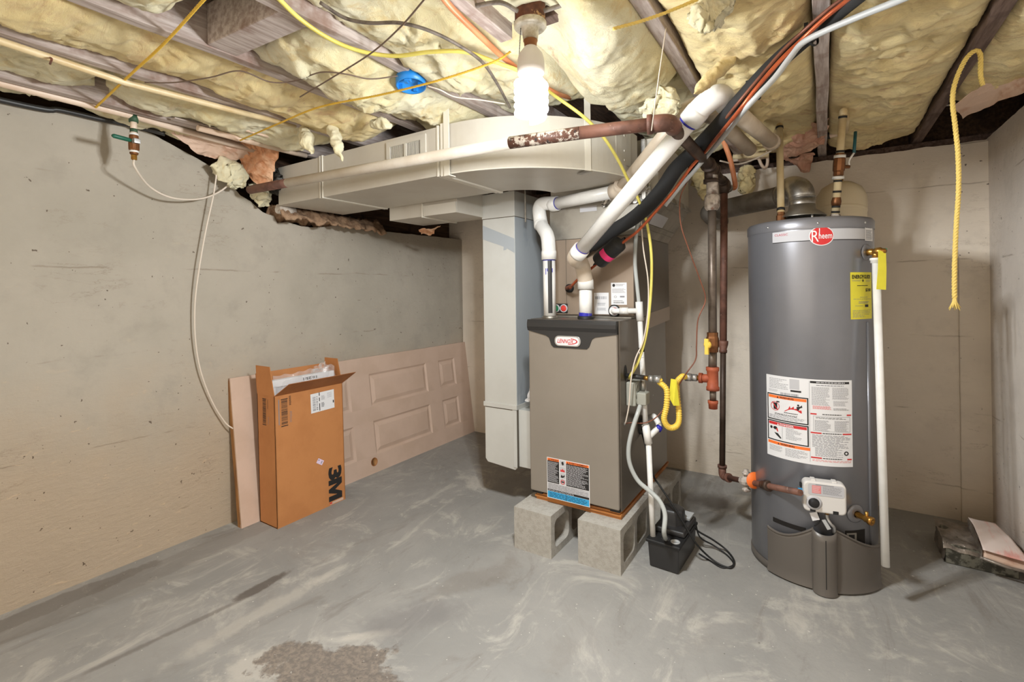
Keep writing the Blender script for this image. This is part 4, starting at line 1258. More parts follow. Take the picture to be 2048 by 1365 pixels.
# yellow corrugated connector to the furnace
fxl = thing('gas_connector', at(1345, 860, T=2.1), 'looped yellow corrugated gas connector between furnace and iron drop', 'hose')
R0 = TE + V(-.055, -.006, 0)
nutR = R0 + V(-.03, -.004, 0)
stub = V(fx1 + .085, sideP(1251, 752).y + .01, sideP(1251, 752).z - .003)
nutL = stub + V(.045, -.006, 0)
def hexnut(p, d, r, w_, nm, mt_, par): return MB().cyl(Vector(p) - Vector(d).normalized() * w_ / 2, Vector(p) + Vector(d).normalized() * w_ / 2, r, 6).build(nm, mt_, par)
hexnut(nutR + V(.012, 0, 0), (1, 0, 0), .0165, .022, 'flare_nut', 'silver', fxl); hexnut(nutR + V(-.014, 0, 0), (1, 0, 0), .0185, .026, 'flare_nut', 'silver', fxl)
ring(nutR + V(.032, 0.0, 0), (1, 0, 0), .011, .024, 'adapter', 'brass', fxl)
hexnut(nutL + V(-.016, 0, 0), (1, 0, 0), .0155, .020, 'flare_nut', 'silver', fxl); hexnut(nutL + V(.010, 0, 0), (1, 0, 0), .0175, .028, 'flare_nut', 'silver', fxl)
ring(nutL + V(-.036, 0, 0), (1, 0, 0), .0095, .022, 'adapter', 'brass', fxl)
pth = [nutL + V(.02, 0, 0), at(1318, 764, T=2.09), at(1333, 780, T=2.07), at(1333, 812, T=2.07), at(1328, 838, T=2.07), at(1335, 853, T=2.07), at(1346, 856, T=2.07), at(1356, 848, T=2.08), at(1358, 828, T=2.09), at(1354, 790, T=2.10), at(1354, 766, T=2.10), at(1364, 754, T=2.09), nutR + V(-.026, 0, 0)]
P = spline(pth, 26)
MB().tube(P, [.0118 + .0016 * math.sin(i * math.pi / 2 + .78) for i in range(len(P))], 14).build('corrugated_hose', 'flex_yellow', fxl)
q = [at(1342, 758, T=2.075), at(1353, 760, T=2.075), at(1359, 812, T=2.07), at(1347, 812, T=2.06), at(1338, 795, T=2.06)]
MB().prism(q, FW * .002).build('warning_tag', 'yellow_tag', fxl)

g = thing('gas_drop', (GX, 2.58, .25), 'tall thin rusty gas pipe running down and over to the heater', 'pipe')
E0, E1 = T2 - V(0, 0, .05), V(-.426, 2.55, .27)
MD = E0.lerp(E1, .545)
MB().cyl(E0, MD, .0168, 18).build('upper_pipe', 'iron_rust', g)
MB().lathe(MD - (E0 - E1).normalized() * .03, [(.0135, 0), (.018, 0), (.019, .012), (.0165, .016), (.023, .045), (.0235, .058), (.0168, .06)], (E0 - E1).normalized(), 18).build('reducer', 'iron_rust', g)
MB().cyl(MD, E1 + V(0, 0, .04), .0135, 18).build('lower_pipe', 'iron_dark', g)
CTL = at(1601, 986, T=1.86)      # inlet of the heater's gas control
dE = (CTL - E1).normalized()
MB().tube(fillet([E1 + V(0, 0, .05), E1, E1 + dE * .055], .04, 8), .0175, 18).build('elbow', 'iron_rust', g)
ring(E1 + V(0, 0, .05), (0, 0, 1), .0215, .012, 'elbow_bead', 'iron_rust', g); ring(E1 + dE * .052, dE, .0215, .012, 'elbow_bead', 'iron_rust', g)
MB().cyl(E1 + dE * .05, CTL, .0125, 16).build('level_pipe', 'iron_rust', g)
L_ = (CTL - E1).length
vp = E1 + dE * L_ * .36
vb = MB().tube([vp - dE * .035, vp - dE * .02, vp, vp + dE * .02, vp + dE * .035], [.017, .021, .025, .021, .018], 10, smooth=False).build('valve_body', 'iron_crust', g)
MB().lathe(vp, [(.012, -.045), (.018, -.042), (.018, -.034), (.010, -.03), (.010, .03), (.018, .034), (.018, .040), (.010, .044), (.010, .054), (0, .056)], (0, 0, 1), 12).build('valve_stem', 'iron_crust', vb)
nrm = (FW * -1 + V(0, 0, .0)).normalized()
tgp = E1 + dE * L_ * .47 + V(0, 0, .012)
MB().lathe(tgp - dE * .001, [(.0, 0), (.036, .0), (.036, .0015), (0, .0016)], dE * .8 + FW * -.75, 22).build('inspection_tag', 'orange_print', g)
un = E1 + dE * L_ * .62
MB().cyl(un - dE * .026, un - dE * .004, .0175, 8).build('union_nut', 'iron_dark', g)
MB().cyl(un - dE * .004, un + dE * .022, .0225, 8).build('union_nut', 'iron_dark', g)

# orange tube looping off the end of the gas run
MB().tube(spline([at(1447, 282, T=2.55), at(1460, 318, T=2.53), at(1468, 355, T=2.52), at(1470, 374, T=2.53), T3 + V(.01, .02, 0)], 8), .0125, 14).build('orange_tube', 'orange_pex', label='short bent orange tube beside the gas pipe tee', cat='pipe')

# ------------------------------------------------------------------ refrigerant lines
LS = [(1162, 512, 2.40), (1185, 492, 2.33), (1225, 463, 2.22), (1262, 440, 2.12), (1292, 415, 2.05), (1325, 378, 2.0), (1352, 338, 1.97), (1385, 306, 1.95), (1420, 272, 1.80), (1452, 240, 1.60), (1480, 208, 1.50), (1520, 162, 1.44), (1562, 118, 1.41), (1615, 73, 1.37), (1660, 38, 1.29), (1702, 4, 1.20), (1760, -40, 1.05)]
P = spline([at(x, y, T=t) for x, y, t in LS], 8)
sl = thing('refrigerant_line', P[0], 'thick black foam-insulated refrigerant line running diagonally to the ceiling', 'pipe')
rad = [.0305 * (1 - i / len(P)) ** .8 + .0155 for i in range(len(P))]
rad = [min(.031, max(.0165, r)) * (1 + .03 * noise.noise(p * 14)) for r, p in zip(rad, P)]
rad = [.021 if i < 8 else r for i, r in enumerate(rad)]
MB().tube(P, rad, 18).build('foam_sleeve', 'black_foam', sl)
for (i, mt_) in ((84, 'black_matte'), (104, 'black_matte')):
    t_ = (P[i + 1] - P[i]).normalized()
    tp = P[i] + RT * .008
    MB().lathe(tp, [(.029, -.003), (.031, -.003), (.031, .003), (.029, .003)], t_, 20).build('cable_tie', mt_, sl)
    MB().box(-.005, .005, -.005, .005, -.005, .006, Matrix.Translation(tp + UP * .026 - RT * .018 - FW * .01)).build('tie_head', mt_, sl)
ll = thing('liquid_line', at(1140, 577, T=2.4), 'thin copper refrigerant line with a black filter drier', 'pipe')
port = at(1140, 577, Y=2.219)
LL = [(1140, 577, 2.36), (1152, 563, 2.30), (1178, 541, 2.27), (1245, 486, 2.12), (1275, 463, 2.05), (1310, 425, 1.98), (1345, 385, 1.93), (1382, 335, 1.90), (1412, 302, 1.87), (1445, 262, 1.58), (1478, 222, 1.45), (1510, 180, 1.40), (1560, 122, 1.36), (1605, 78, 1.33), (1650, 36, 1.26), (1690, 4, 1.19), (1745, -40, 1.05)]
Q = spline([at(x, y, T=t) for x, y, t in LL], 8)
MB().tube(Q, .0062, 12).build('copper_tube', 'copper', ll)
MB().lathe(port, [(.022, 0), (.022, .012), (.016, .016), (.008, .02)], (0, -1, 0), 18).build('grommet', 'black_matte', ll)
MB().tube(fillet([port, port + V(0, -.05, 0), Q[4]], .02, 6), .0075, 12).build('port_elbow', 'copper_dull', ll)
a, b2 = at(1194, 526, T=2.235), at(1243, 483, T=2.125)
dd = (b2 - a).normalized(); L_ = (b2 - a).length
dr = MB().lathe(a, [(.006, -.022), (.009, -.006), (.016, 0), (.035, .012), (.037, .022), (.037, L_ - .022), (.035, L_ - .012), (.016, L_), (.009, L_ + .006), (.006, L_ + .022)], dd, 28).build('filter_drier', 'black_matte', ll)
MB().lathe(a + dd * L_ * .36, [(.0376, 0), (.0378, L_ * .18), (.0376, L_ * .181)], dd, 28, -2.6, 2.0).build('pink_band', 'pink', dr)
MB().lathe(a + dd * L_ * .36, [(.0376, 0), (.0378, L_ * .17)], dd, 10, 2.0, 2.9).build('white_band', 'paper', dr)
GC = [(1330, 412, 2.02), (1362, 372, 1.99), (1392, 338, 1.95), (1420, 305, 1.90), (1448, 272, 1.66), (1484, 226, 1.46), (1512, 195, 1.40), (1550, 155, 1.37), (1580, 115, 1.35), (1605, 86, 1.33), (1650, 62, 1.28), (1720, 32, 1.2), (1790, 4, 1.12), (1850, -22, 1.04)]
MB().tube(spline([at(x, y, T=t) for x, y, t in GC], 8), .0085, 12).build('flexible_conduit', 'conduit_grey', label='pale grey plastic conduit strapped to the black refrigerant line', cat='conduit')
RL = [(1398, 330, 1.95), (1425, 292, 1.86), (1452, 252, 1.57), (1480, 216, 1.46), (1520, 168, 1.41), (1570, 110, 1.37), (1612, 70, 1.33), (1660, 28, 1.25), (1700, -2, 1.18), (1750, -42, 1.06)]
MB().tube(spline([at(x - 5, y - 8, T=t + .01) for x, y, t in RL], 8), .005, 10).build('copper_tube', 'copper_dull', label='second dull brown copper tube along the ceiling line bundle', cat='pipe')

# ------------------------------------------------------------------ condensate drain
cdn = thing('condensate_drain', at(1306, 1090, T=1.96), 'slim white PVC condensate drain descending into the pump', 'pipe')
pt = at(1229, 622, Y=2.219)
H1 = at(1278, 622, T=2.235)
dr_ = .0118
MB().cyl(pt + V(0, -.01, 0), pt + V(.0, -.028, 0), .0165, 18).build('coupling', 'white_pvc', cdn)
MB().tube(fillet([pt + V(0, -.012, 0), pt + V(.01, -.04, 0), H1], .03, 6), .0125, 16).build('arm', 'white_pvc', cdn)
MB().cyl(pt.lerp(H1, .30) + V(0, -.025, 0), pt.lerp(H1, .62) + V(0, -.015, 0), .0165, 18).build('coupling', 'white_pvc', cdn)
S0, S1, S2, S3, S4, S5 = at(1278, 604, T=2.235), at(1280, 642, T=2.23), at(1283, 700, T=2.22), at(1291, 850, T=2.14), at(1297, 888, T=2.125), at(1307, 1098, T=2.10)
MB().cyl(S0, S1, .0165, 18).build('tee', 'white_pvc', cdn)
MB().tube([S1, S2, S3], dr_, 16).build('standpipe', 'white_pvc', cdn)
MB().cyl(S3, S4, .0168, 18).build('wye', 'white_pvc', cdn)
MB().tube([S4, S5], dr_, 16).build('lower_pipe', 'white_pvc', cdn)
ring(S2, S2 - S1, .0135, .018, 'clamp', 'black_matte', cdn)
Wb = at(1320, 853, T=2.16); Wc = at(1308, 832, T=2.2); Wd = sideP(1290, 838)
MB().tube(fillet([S4.lerp(S3, .3), Wb, Wc, Wd], .02, 5), .0125, 16).build('branch', 'white_pvc', cdn)
ring(Wb.lerp(S4, .12), Wb - S4, .0160, .018, 'primer_ring', 'primer_blue', cdn)
# printing along the pipe
for (a_, h_) in ((.10, .035), (.45, .055)):
    pq = S2.lerp(S3, a_)
    dl = Decal(plane(pq - RT * .006 - FW * (dr_ + .0006) , RT, -UP))
    dl.bars(.002, 0, .010, h_, 7, 'ink_soft', 0, 3, False)
    dl.m['ink_soft'].build('pipe_print', 'ink_soft', cdn)

# condensate pump
pu = thing('condensate_pump', (-.57, 2.19, 0), 'black condensate pump with reservoir on the floor beside the blocks', 'pump')
pm = Matrix.Translation((-.575, 2.19, 0)) @ Matrix.Rotation(-.05, 4, 'Z')
def tb(x0, x1, y0, y1, z0, z1, tp):   # tapered tub, wider at the top
    return MB().hexa([pm @ V(x0 + tp, y0 + tp, z0), pm @ V(x1 - tp, y0 + tp, z0), pm @ V(x1 - tp, y1 - tp, z0), pm @ V(x0 + tp, y1 - tp, z0)], [pm @ V(x0, y0, z1), pm @ V(x1, y0, z1), pm @ V(x1, y1, z1), pm @ V(x0, y1, z1)])
tb(-.068, .066, -.13, .135, .002, .112, .006).build('reservoir', 'black_plastic', pu, bevel=.005)
tb(-.074, .072, -.137, .141, .108, .122, .0).build('lid', 'black_matte', pu, bevel=.004)
tb(-.066, .066, -.055, .135, .122, .148, -.002).build('motor_deck', 'black_plastic', pu, bevel=.008)
MB().lathe(pm @ V(-.008, .03, .148), [(.058, 0), (.056, .01), (.054, .05), (.046, .064), (0, .068)], (0, 0, 1), 8, smooth=False, ref=(.9, .4, 0)).build('motor_cap', 'black_plastic', pu, bevel=.006)
tb(.0, .06, .06, .13, .148, .165, .004).build('switch_cover', 'conduit_grey', pu, bevel=.003)
for (x_, y_) in ((.0, -.095), (.042, -.098)):
    MB().lathe(pm @ V(x_, y_, .122), [(.019, 0), (.019, .003), (.013, .003), (.012, .001), (0, .001)], (0, 0, 1), 20).build('inlet_ring', 'conduit_grey' if x_ else 'black_plastic', pu)
K1 = pm @ V(.066, .10, .13)
cord = [K1, at(1395, 1062, Z=.09), at(1425, 1080, Z=.05), at(1452, 1100, Z=.012), at(1468, 1122, Z=.006), at(1462, 1136, Z=.006), at(1440, 1130, Z=.006), at(1415, 1112, Z=.03), at(1390, 1085, Z=.1), at(1368, 1048, T=2.1), at(1345, 1010, T=2.12), at(1318, 970, T=2.16), at(1306, 948, T=2.2), V(fx1 + .004, 2.30, .50)]
MB().tube(spline(cord, 10), .0042, 8).build('power_cord', 'black_matte', pu)
cord = [pm @ V(.066, .12, .128), at(1400, 1075, Z=.06), at(1428, 1092, Z=.02), at(1455, 1112, Z=.004), at(1467, 1130, Z=.004), at(1445, 1136, Z=.004), at(1420, 1122, Z=.004), at(1398, 1108, Z=.006)]
MB().tube(spline(cord, 10), .0036, 8).build('power_cord', 'black_matte', pu)
tube_ = [pm @ V(.0, -.095, .12), at(1328, 1065, T=1.98), at(1330, 1030, T=2.0), at(1320, 1004, T=2.03), at(1302, 985, T=2.06), at(1276, 962, T=2.09), at(1260, 930, T=2.1), at(1257, 898, T=2.1), at(1264, 862, T=2.1), at(1277, 822, T=2.12), at(1284, 800, T=2.2)]
MB().tube(spline(tube_, 8), .0095, 12).build('drain_hose', 'clear_tube', label='translucent hose curving from pump up to furnace side', cat='hose')
MB().tube(spline([at(1283, 398, T=2.2), at(1274, 455, T=2.22), at(1270, 520, T=2.24), at(1274, 570, T=2.24), S0 + V(0, 0, -.01)], 8), .0088, 12).build('drain_hose', 'clear_tube', label='translucent hose entering top of the white drain tee', cat='hose')
# ------------------------------------------------------------------ water heater
HC, HR = V(-.055, 2.49, 0), .235
EF = V(-HC.x, -HC.y, 0).normalized()
ER = V(-EF.y, EF.x, 0)


def hp(th, z, r=HR): return HC + ER * (r * math.sin(th)) + EF * (r * math.cos(th)) + V(0, 0, z)


def hpx(px, py, r=HR):
    """angle and height on the tank at a photo pixel"""
    d = ray(px, py)
    a = d.x ** 2 + d.y ** 2; b = -(d.x * HC.x + d.y * HC.y); c = HC.x ** 2 + HC.y ** 2 - r * r
    disc = b * b - a * c
    t = (-b - math.sqrt(max(0, disc))) / a
    p = CAM + d * t
    q = (p - HC) / r
    return math.atan2(q.x * ER.x + q.y * ER.y, q.x * EF.x + q.y * EF.y), p.z


h = thing('water_heater', HC, 'tall grey gas water heater tank with white labels', 'water heater')
MB().lathe(HC, [(0, .03), (HR - .004, .03), (HR, .034), (HR, 1.436)], (0, 0, 1), 96).build('tank', 'heater_grey', h)
MB().lathe(HC, [(HR + .0015, 1.428), (HR + .0025, 1.432), (HR + .0025, 1.462), (HR - .004, 1.472), (HR - .02, 1.476), (0, 1.482)], (0, 0, 1), 96).build('top_cap', 'heater_top', h)
MB().lathe(HC, [(0, .0), (HR + .004, .0), (HR + .004, .022), (HR + .001, .03), (0, .03)], (0, 0, 1), 72).build('base_ring', 'heater_skirt', h)
for px in (1535, 1636, 1731):
    th, z = hpx(px, 447, HR + .003)
    MB().lathe(hp(th, 1.448, HR + .0025), [(.005, 0), (.004, .002), (0, .003)], hp(th, 0, 1) - HC, 10).build('screw', 'silver', h)
# jacket seam at the right
th, z = hpx(1737, 800)
MB().tube([hp(th, .05, HR), hp(th, 1.055, HR)], .006, 8).build('jacket_seam', 'heater_grey', h)


def hdec(th0, z0):
    return Decal(lambda u, v, l: hp(th0 + u / HR, z0 - v, HR + l))


NU = 24
# top band with badge
t0, z0 = hpx(1545, 460); t1, _ = hpx(1741, 460)
dl = hdec(t0, 1.424); wB = (t1 - t0) * HR
zb = 1.424 - hpx(1560, 485)[1]
dl.rect(0, 0, wB, zb, 'paper_grey', .0006, NU)
dl.rect(0, zb, wB, zb + .003, 'ink', .0006, NU)
dl.text('CLASSIC', .010, .008, .052, .009, 'pink_print', .0014, 0.0)
tb_, zc_ = hpx(1643, 472)
ub, vb_ = (tb_ - t0) * HR, 1.424 - zc_
dl.disc(ub, vb_, .0425, .0385, 'paper', .0012, 40); dl.disc(ub, vb_, .0395, .0355, 'red_print', .0016, 40)
dl.text('R', ub - .0335, vb_ - .022, .024, .044, 'paper', .0020)
dl.text('heem', ub - .0095, vb_ - .0125, .0455, .024, 'paper', .0020, .01)
dl.rect(ub - .0085, vb_ - .030, ub - .0055, vb_ - .002, 'paper', .0021)
dl.build(h, 'paper_grey', {'paper_grey': 'band_label', 'red_print': 'badge', 'paper': 'lettering', 'pink_print': 'lettering'})
# little sticker at the right end
a, za = hpx(1729, 450); b2, _ = hpx(1744, 450); zb2 = hpx(1735, 482)[1]
dl = hdec(a, za); w1, h1_ = (b2 - a) * HR, za - zb2
dl.rect(0, 0, w1, h1_, 'paper', .0012, 4); dl.lines(w1 * .1, h1_ * .06, w1 * .9, h1_ * .2, 2, 'ink', .0016); dl.lines(w1 * .1, h1_ * .3, w1 * .9, h1_ * .94, 9, 'ink_soft', .0016)
dl.build(h, 'paper', {'paper': 'sticker'})
# energy label
a, za = hpx(1700, 545); b2, _ = hpx(1742, 545); zb2 = hpx(1715, 639)[1]
dl = hdec(a, za); w1, h1_ = (b2 - a) * HR, za - zb2
dl.rect(0, 0, w1, h1_, 'yellow_tag', .0008, 8)
dl.text('ENERG', w1 * .06, h1_ * .055, w1 * .38, h1_ * .085, 'ink', .0013, .03); dl.text('GUIDE', w1 * .55, h1_ * .055, w1 * .36, h1_ * .085, 'ink', .0013, .03)
dl.poly([(w1 * .44, h1_ * .055), (w1 * .48, h1_ * .055), (w1 * .50, h1_ * .09), (w1 * .52, h1_ * .055), (w1 * .55, h1_ * .055), (w1 * .51, h1_ * .12), (w1 * .51, h1_ * .17), (w1 * .55, h1_ * .17), (w1 * .497, h1_ * .215), (w1 * .45, h1_ * .17), (w1 * .485, h1_ * .17), (w1 * .485, h1_ * .12)], 'ink', .0013)
dl.lines(w1 * .06, h1_ * .155, w1 * .44, h1_ * .20, 2, 'ink_soft', .0013, .3); dl.lines(w1 * .64, h1_ * .155, w1 * .94, h1_ * .21, 2, 'ink_soft', .0013, .3)
dl.lines(w1 * .25, h1_ * .275, w1 * .75, h1_ * .295, 1, 'ink', .0013, .7, 0)
dl.text('$208', w1 * .62, h1_ * .345, w1 * .30, h1_ * .075, 'ink', .0013, .02)
dl.rect(w1 * .1, h1_ * .50, w1 * .94, h1_ * .503, 'ink_soft', .0013); dl.lines(w1 * .36, h1_ * .525, w1 * .72, h1_ * .54, 1, 'ink_soft', .0013, .6, 0)
dl.lines(w1 * .1, h1_ * .565, w1 * .95, h1_ * .58, 1, 'ink_soft', .0013, .5, 0); dl.lines(w1 * .3, h1_ * .62, w1 * .8, h1_ * .67, 2, 'ink_soft', .0013, .5, .2)
dl.rect(w1 * .58, h1_ * .69, w1 * .76, h1_ * .745, 'ink', .0013); dl.lines(w1 * .16, h1_ * .71, w1 * .5, h1_ * .725, 1, 'ink_soft', .0013, .5)
dl.lines(w1 * .07, h1_ * .80, w1 * .93, h1_ * .97, 6, 'ink_soft', .0013, .3, .5, 8)
dl.build(h, 'yellow_tag', {'yellow_tag': 'energy_label'}, 'bright yellow energy label with black print')
# big instruction sheet
a, za = hpx(1533, 748); b2, _ = hpx(1703, 752); zb2 = hpx(1620, 929)[1]
dl = hdec(a, za); w1, h1_ = (b2 - a) * HR, za - zb2
N2 = 20
dl.rect(0, 0, w1, h1_, 'paper', .0008, 28)
X = lambda q: q * w1
Yv = lambda q: q * h1_
dl.lines(X(.05), Yv(.03), X(.30), Yv(.16), 7, 'ink_soft', .0013, .3, .5, 11); dl.rect(X(.31), Yv(.02), X(.42), Yv(.14), 'paper_grey', .0011, 3); dl.rect(X(.32), Yv(.15), X(.44), Yv(.172), 'ink', .0013, 4)
dl.lines(X(.04), Yv(.17), X(.18), Yv(.20), 2, 'ink_soft', .0013, .3, .5, 12); dl.bars(X(.20), Yv(.195), X(.41), Yv(.225), 30, 'ink_soft', .0013)
def panel(v0, v1, ink, txt, tint):
    dl.frame(X(.015), Yv(v0), X(.515), Yv(v1), X(.014), 'ink', .0013, 14)
    dl.rect(X(.035), Yv(v0 + .018), X(.495), Yv(v0 + .052), ink, .0012, 12)
    dl.poly([(X(.15), Yv(v0 + .047)), (X(.175), Yv(v0 + .047)), (X(.1625), Yv(v0 + .024))], tint, .0017)
    dl.text(txt, X(.185), Yv(v0 + .025), X(.17), Yv(.021), tint, .0017, .03)
panel(.225, .545, 'orange_print', 'WARNING', 'ink'); panel(.555, .80, 'red_print', 'DANGER', 'paper')
# fuel can crossed out, flames with a figure
dl.rect(X(.105), Yv(.335), X(.155), Yv(.415), 'ink', .0013, 2); dl.rect(X(.145), Yv(.31), X(.185), Yv(.325), 'ink', .0013); dl.rect(X(.145), Yv(.31), X(.155), Yv(.345), 'ink', .0013)
dl.disc(X(.125), Yv(.375), X(.06), Yv(.055), 'red_print', .0017, 24, .88); dl.poly([(X(.085), Yv(.335)), (X(.093), Yv(.327)), (X(.168), Yv(.415)), (X(.16), Yv(.423))], 'red_print', .0018)
dl.poly([(X(.24), Yv(.42)), (X(.29), Yv(.385)), (X(.31), Yv(.345)), (X(.32), Yv(.375)), (X(.355), Yv(.345)), (X(.36), Yv(.375)), (X(.40), Yv(.36)), (X(.41), Yv(.385)), (X(.44), Yv(.38)), (X(.445), Yv(.415))], 'red_print', .0014)
dl.disc(X(.405), Yv(.325), X(.012), Yv(.012), 'ink', .0018, 12); dl.poly([(X(.385), Yv(.345)), (X(.43), Yv(.335)), (X(.445), Yv(.318)), (X(.45), Yv(.345)), (X(.42), Yv(.36)), (X(.41), Yv(.385)), (X(.395), Yv(.385))], 'ink', .0017)
dl.lines(X(.24), Yv(.428), X(.40), Yv(.442), 1, 'ink', .0013, .6, 0); dl.lines(X(.12), Yv(.455), X(.40), Yv(.478), 2, 'ink', .0013, .5, .1, 13); dl.lines(X(.04), Yv(.482), X(.48), Yv(.525), 4, 'ink_soft', .0013, .4, .2, 14)
dl.disc(X(.07), Yv(.645), X(.018), Yv(.018), 'ink', .0013, 12); dl.disc(X(.125), Yv(.645), X(.028), Yv(.02), 'ink', .0013, 12); dl.poly([(X(.135), Yv(.65)), (X(.155), Yv(.645)), (X(.165), Yv(.685)), (X(.15), Yv(.685))], 'red_print', .0015)
dl.poly([(X(.11), Yv(.70)), (X(.16), Yv(.705)), (X(.205), Yv(.755)), (X(.19), Yv(.765)), (X(.14), Yv(.73))], 'ink', .0014); dl.rect(X(.215), Yv(.61), X(.218), Yv(.77), 'ink_soft', .0013)
dl.lines(X(.26), Yv(.615), X(.44), Yv(.755), 9, 'ink_soft', .0013, .35, .5, 15)
dl.rect(X(.02), Yv(.81), X(.53), Yv(.845), 'orange_print', .0012, 12); dl.text('WARNING', X(.19), Yv(.817), X(.17), Yv(.021), 'ink', .0017, .03); dl.poly([(X(.155), Yv(.84)), (X(.18), Yv(.84)), (X(.1675), Yv(.818))], 'ink', .0017)
dl.lines(X(.04), Yv(.86), X(.22), Yv(.93), 5, 'ink_soft', .0013, .35, .5, 16); dl.lines(X(.25), Yv(.86), X(.50), Yv(.96), 7, 'ink_soft', .0013, .35, .5, 17)
dl.rect(X(.535), Yv(.02), X(.965), Yv(.045), 'ink', .0012, 12); dl.lines(X(.60), Yv(.027), X(.91), Yv(.038), 1, 'paper', .0017, .7, 0)
dl.lines(X(.60), Yv(.06), X(.90), Yv(.072), 1, 'ink_soft', .0013, .7, 0)
dl.lines(X(.55), Yv(.085), X(.74), Yv(.30), 20, 'ink_soft', .0013, .36, .25, 18); dl.lines(X(.77), Yv(.085), X(.96), Yv(.225), 13, 'ink_soft', .0013, .36, .25, 19)
dl.lines(X(.56), Yv(.305), X(.76), Yv(.345), 4, 'red_light', .0013, .6, .1, 20); dl.lines(X(.78), Yv(.24), X(.95), Yv(.30), 6, 'ink_soft', .0013, .35, .3, 21); dl.lines(X(.78), Yv(.325), X(.96), Yv(.35), 2, 'ink', .0013, .35, .2, 22)
for v0, tx in ((.395, .3), (.615, .4), (.905, .5)):
    for (ua, ub2) in ((.535, .60 + (.05 if v0 > .6 else 0)), (.93 - (.05 if .6 < v0 < .7 else 0), .985)): dl.rect(X(ua), Yv(v0), X(ub2), Yv(v0 + .016), 'red_print', .0013, 3)
    dl.lines(X(.66), Yv(v0 + .002), X(.87), Yv(v0 + .014), 1, 'ink', .0013, .75, 0)
dl.frame(X(.565), Yv(.425), X(.97), Yv(.60), X(.003), 'ink_soft', .0012, 8); dl.lines(X(.59), Yv(.435), X(.94), Yv(.455), 2, 'ink', .0013, .4, .2, 23)
dl.lines(X(.58), Yv(.47), X(.75), Yv(.595), 12, 'ink_soft', .0013, .4, .3, 24); dl.lines(X(.79), Yv(.47), X(.96), Yv(.595), 12, 'ink_soft', .0013, .4, .3, 25)
dl.lines(X(.55), Yv(.64), X(.97), Yv(.79), 11, 'ink_soft', .0013, .4, .3, 26); dl.lines(X(.58), Yv(.79), X(.88), Yv(.895), 8, 'ink_soft', .0013, .4, .4, 27); dl.disc(X(.92), Yv(.845), X(.028), Yv(.025), 'ink', .0013, 16, .5); dl.lines(X(.55), Yv(.93), X(.98), Yv(.955), 2, 'red_light', .0013, .4, .3, 28)
dl.rect(X(.525), Yv(.02), X(.528), Yv(.97), 'ink_soft', .0012)
dl.build(h, 'paper', {'paper': 'instruction_sheet', 'ink': 'black_print', 'red_print': 'red_print', 'orange_print': 'orange_header'}, 'large white instruction and warning sheet')

# gas control
th, z = hpx(1643, 985)
o0 = hp(th, z, HR); N_ = (hp(th, 0, 1) - HC).normalized(); U_ = V(-N_.y, N_.x, 0)
Mx = Matrix(((U_.x, N_.x, 0, o0.x), (U_.y, N_.y, 0, o0.y), (0, 0, 1, o0.z), (0, 0, 0, 1)))
def gl(u, n, zz): return Mx @ V(u, n, zz)
ct = MB().prism([gl(u, .012, v) for u, v in rrect(.142, .118, .018)], N_ * .05).build('gas_control', 'control_white', h, bevel=.008, seg=3)
MB().prism([gl(u, .002, v) for u, v in rrect(.10, .09, .01)], N_ * .015).build('control_mount', 'black_matte', ct)
dl = Decal(lambda u, v, l: gl(u, .0625 + l, v))
dl.mb('paper_grey').add([dl.fn(u + .004, v + .030, .0006) for u, v in rrect(.118, .044, .008)], [list(range(28))])
dl.rect(-.042, .046, -.012, .016, 'red_light', .001); dl.lines(-.040, .044, -.014, .018, 7, 'paper', .0014, .3, .3, 3)
dl.lines(-.006, .046, .056, .016, 7, 'ink_soft', .001, .35, .3, 4); dl.rect(-.03, .0505, .03, .048, 'ink_soft', .001)
dl.build(ct, 'paper_grey', {'paper_grey': 'control_label'})
MB().lathe(gl(-.036, .0625, -.022), [(.0185, 0), (.0185, .002), (.016, .003), (.015, .014), (.012, .016), (0, .016)], N_, 24).build('dial', 'black_matte', ct)
MB().lathe(gl(-.036, .0622, -.022), [(.027, 0), (.027, .0015), (.019, .002)], N_, 28).build('dial_plate', 'paper_grey', ct)
for u in (-.035, .035): MB().box(-.008, .008, .02, .05, .056, .064, Mx @ Matrix.Translation((u, 0, 0))).build('clip', 'control_white', ct, bevel=.002)
for u, v in ((-.04, -.05), (.035, -.05)): MB().box(-.009, .009, .05, .0632, -.006, .006, Mx @ Matrix.Translation((u, 0, v))).build('slot', 'black_matte', ct)
for v in (.03, -.0): MB().box(-.078, -.070, .02, .035, v - .008, v + .008, Mx).build('latch', 'black_matte', ct)
MB().cyl(gl(-.085, .035, .003), gl(-.066, .035, .003), .015, 14).build('inlet_seal', 'blue_print', ct)
# burner tubes and thermopile leads below
MB().tube(spline([gl(.012, .03, -.055), gl(.012, .03, -.085), gl(.022, .035, -.105), gl(.034, .03, -.12), gl(.036, .02, -.145)], 8), .006, 10).build('burner_tube', 'silver', ct)
MB().cyl(gl(.012, .03, -.056), gl(.012, .03, -.072), .0085, 6).build('tube_nut', 'brass', ct); MB().cyl(gl(-.018, .03, -.056), gl(-.018, .03, -.068), .008, 6).build('tube_nut', 'brass', ct)
MB().tube(spline([gl(-.018, .03, -.06), gl(-.016, .035, -.085), gl(-.012, .035, -.10), gl(-.03, .03, -.125)], 8), .0025, 6).build('lead', 'black_matte', ct)
MB().prism([gl(-.048, .04, -.072), gl(-.024, .042, -.064), gl(-.014, .042, -.092), gl(-.038, .04, -.102)], N_ * .001).build('paper_tag', 'paper', ct)
MB().prism([gl(-.008, .042, -.092), gl(.004, .042, -.088), gl(.022, .044, -.120), gl(.010, .044, -.126)], N_ * .003).build('clear_clip', 'conduit_grey', ct)
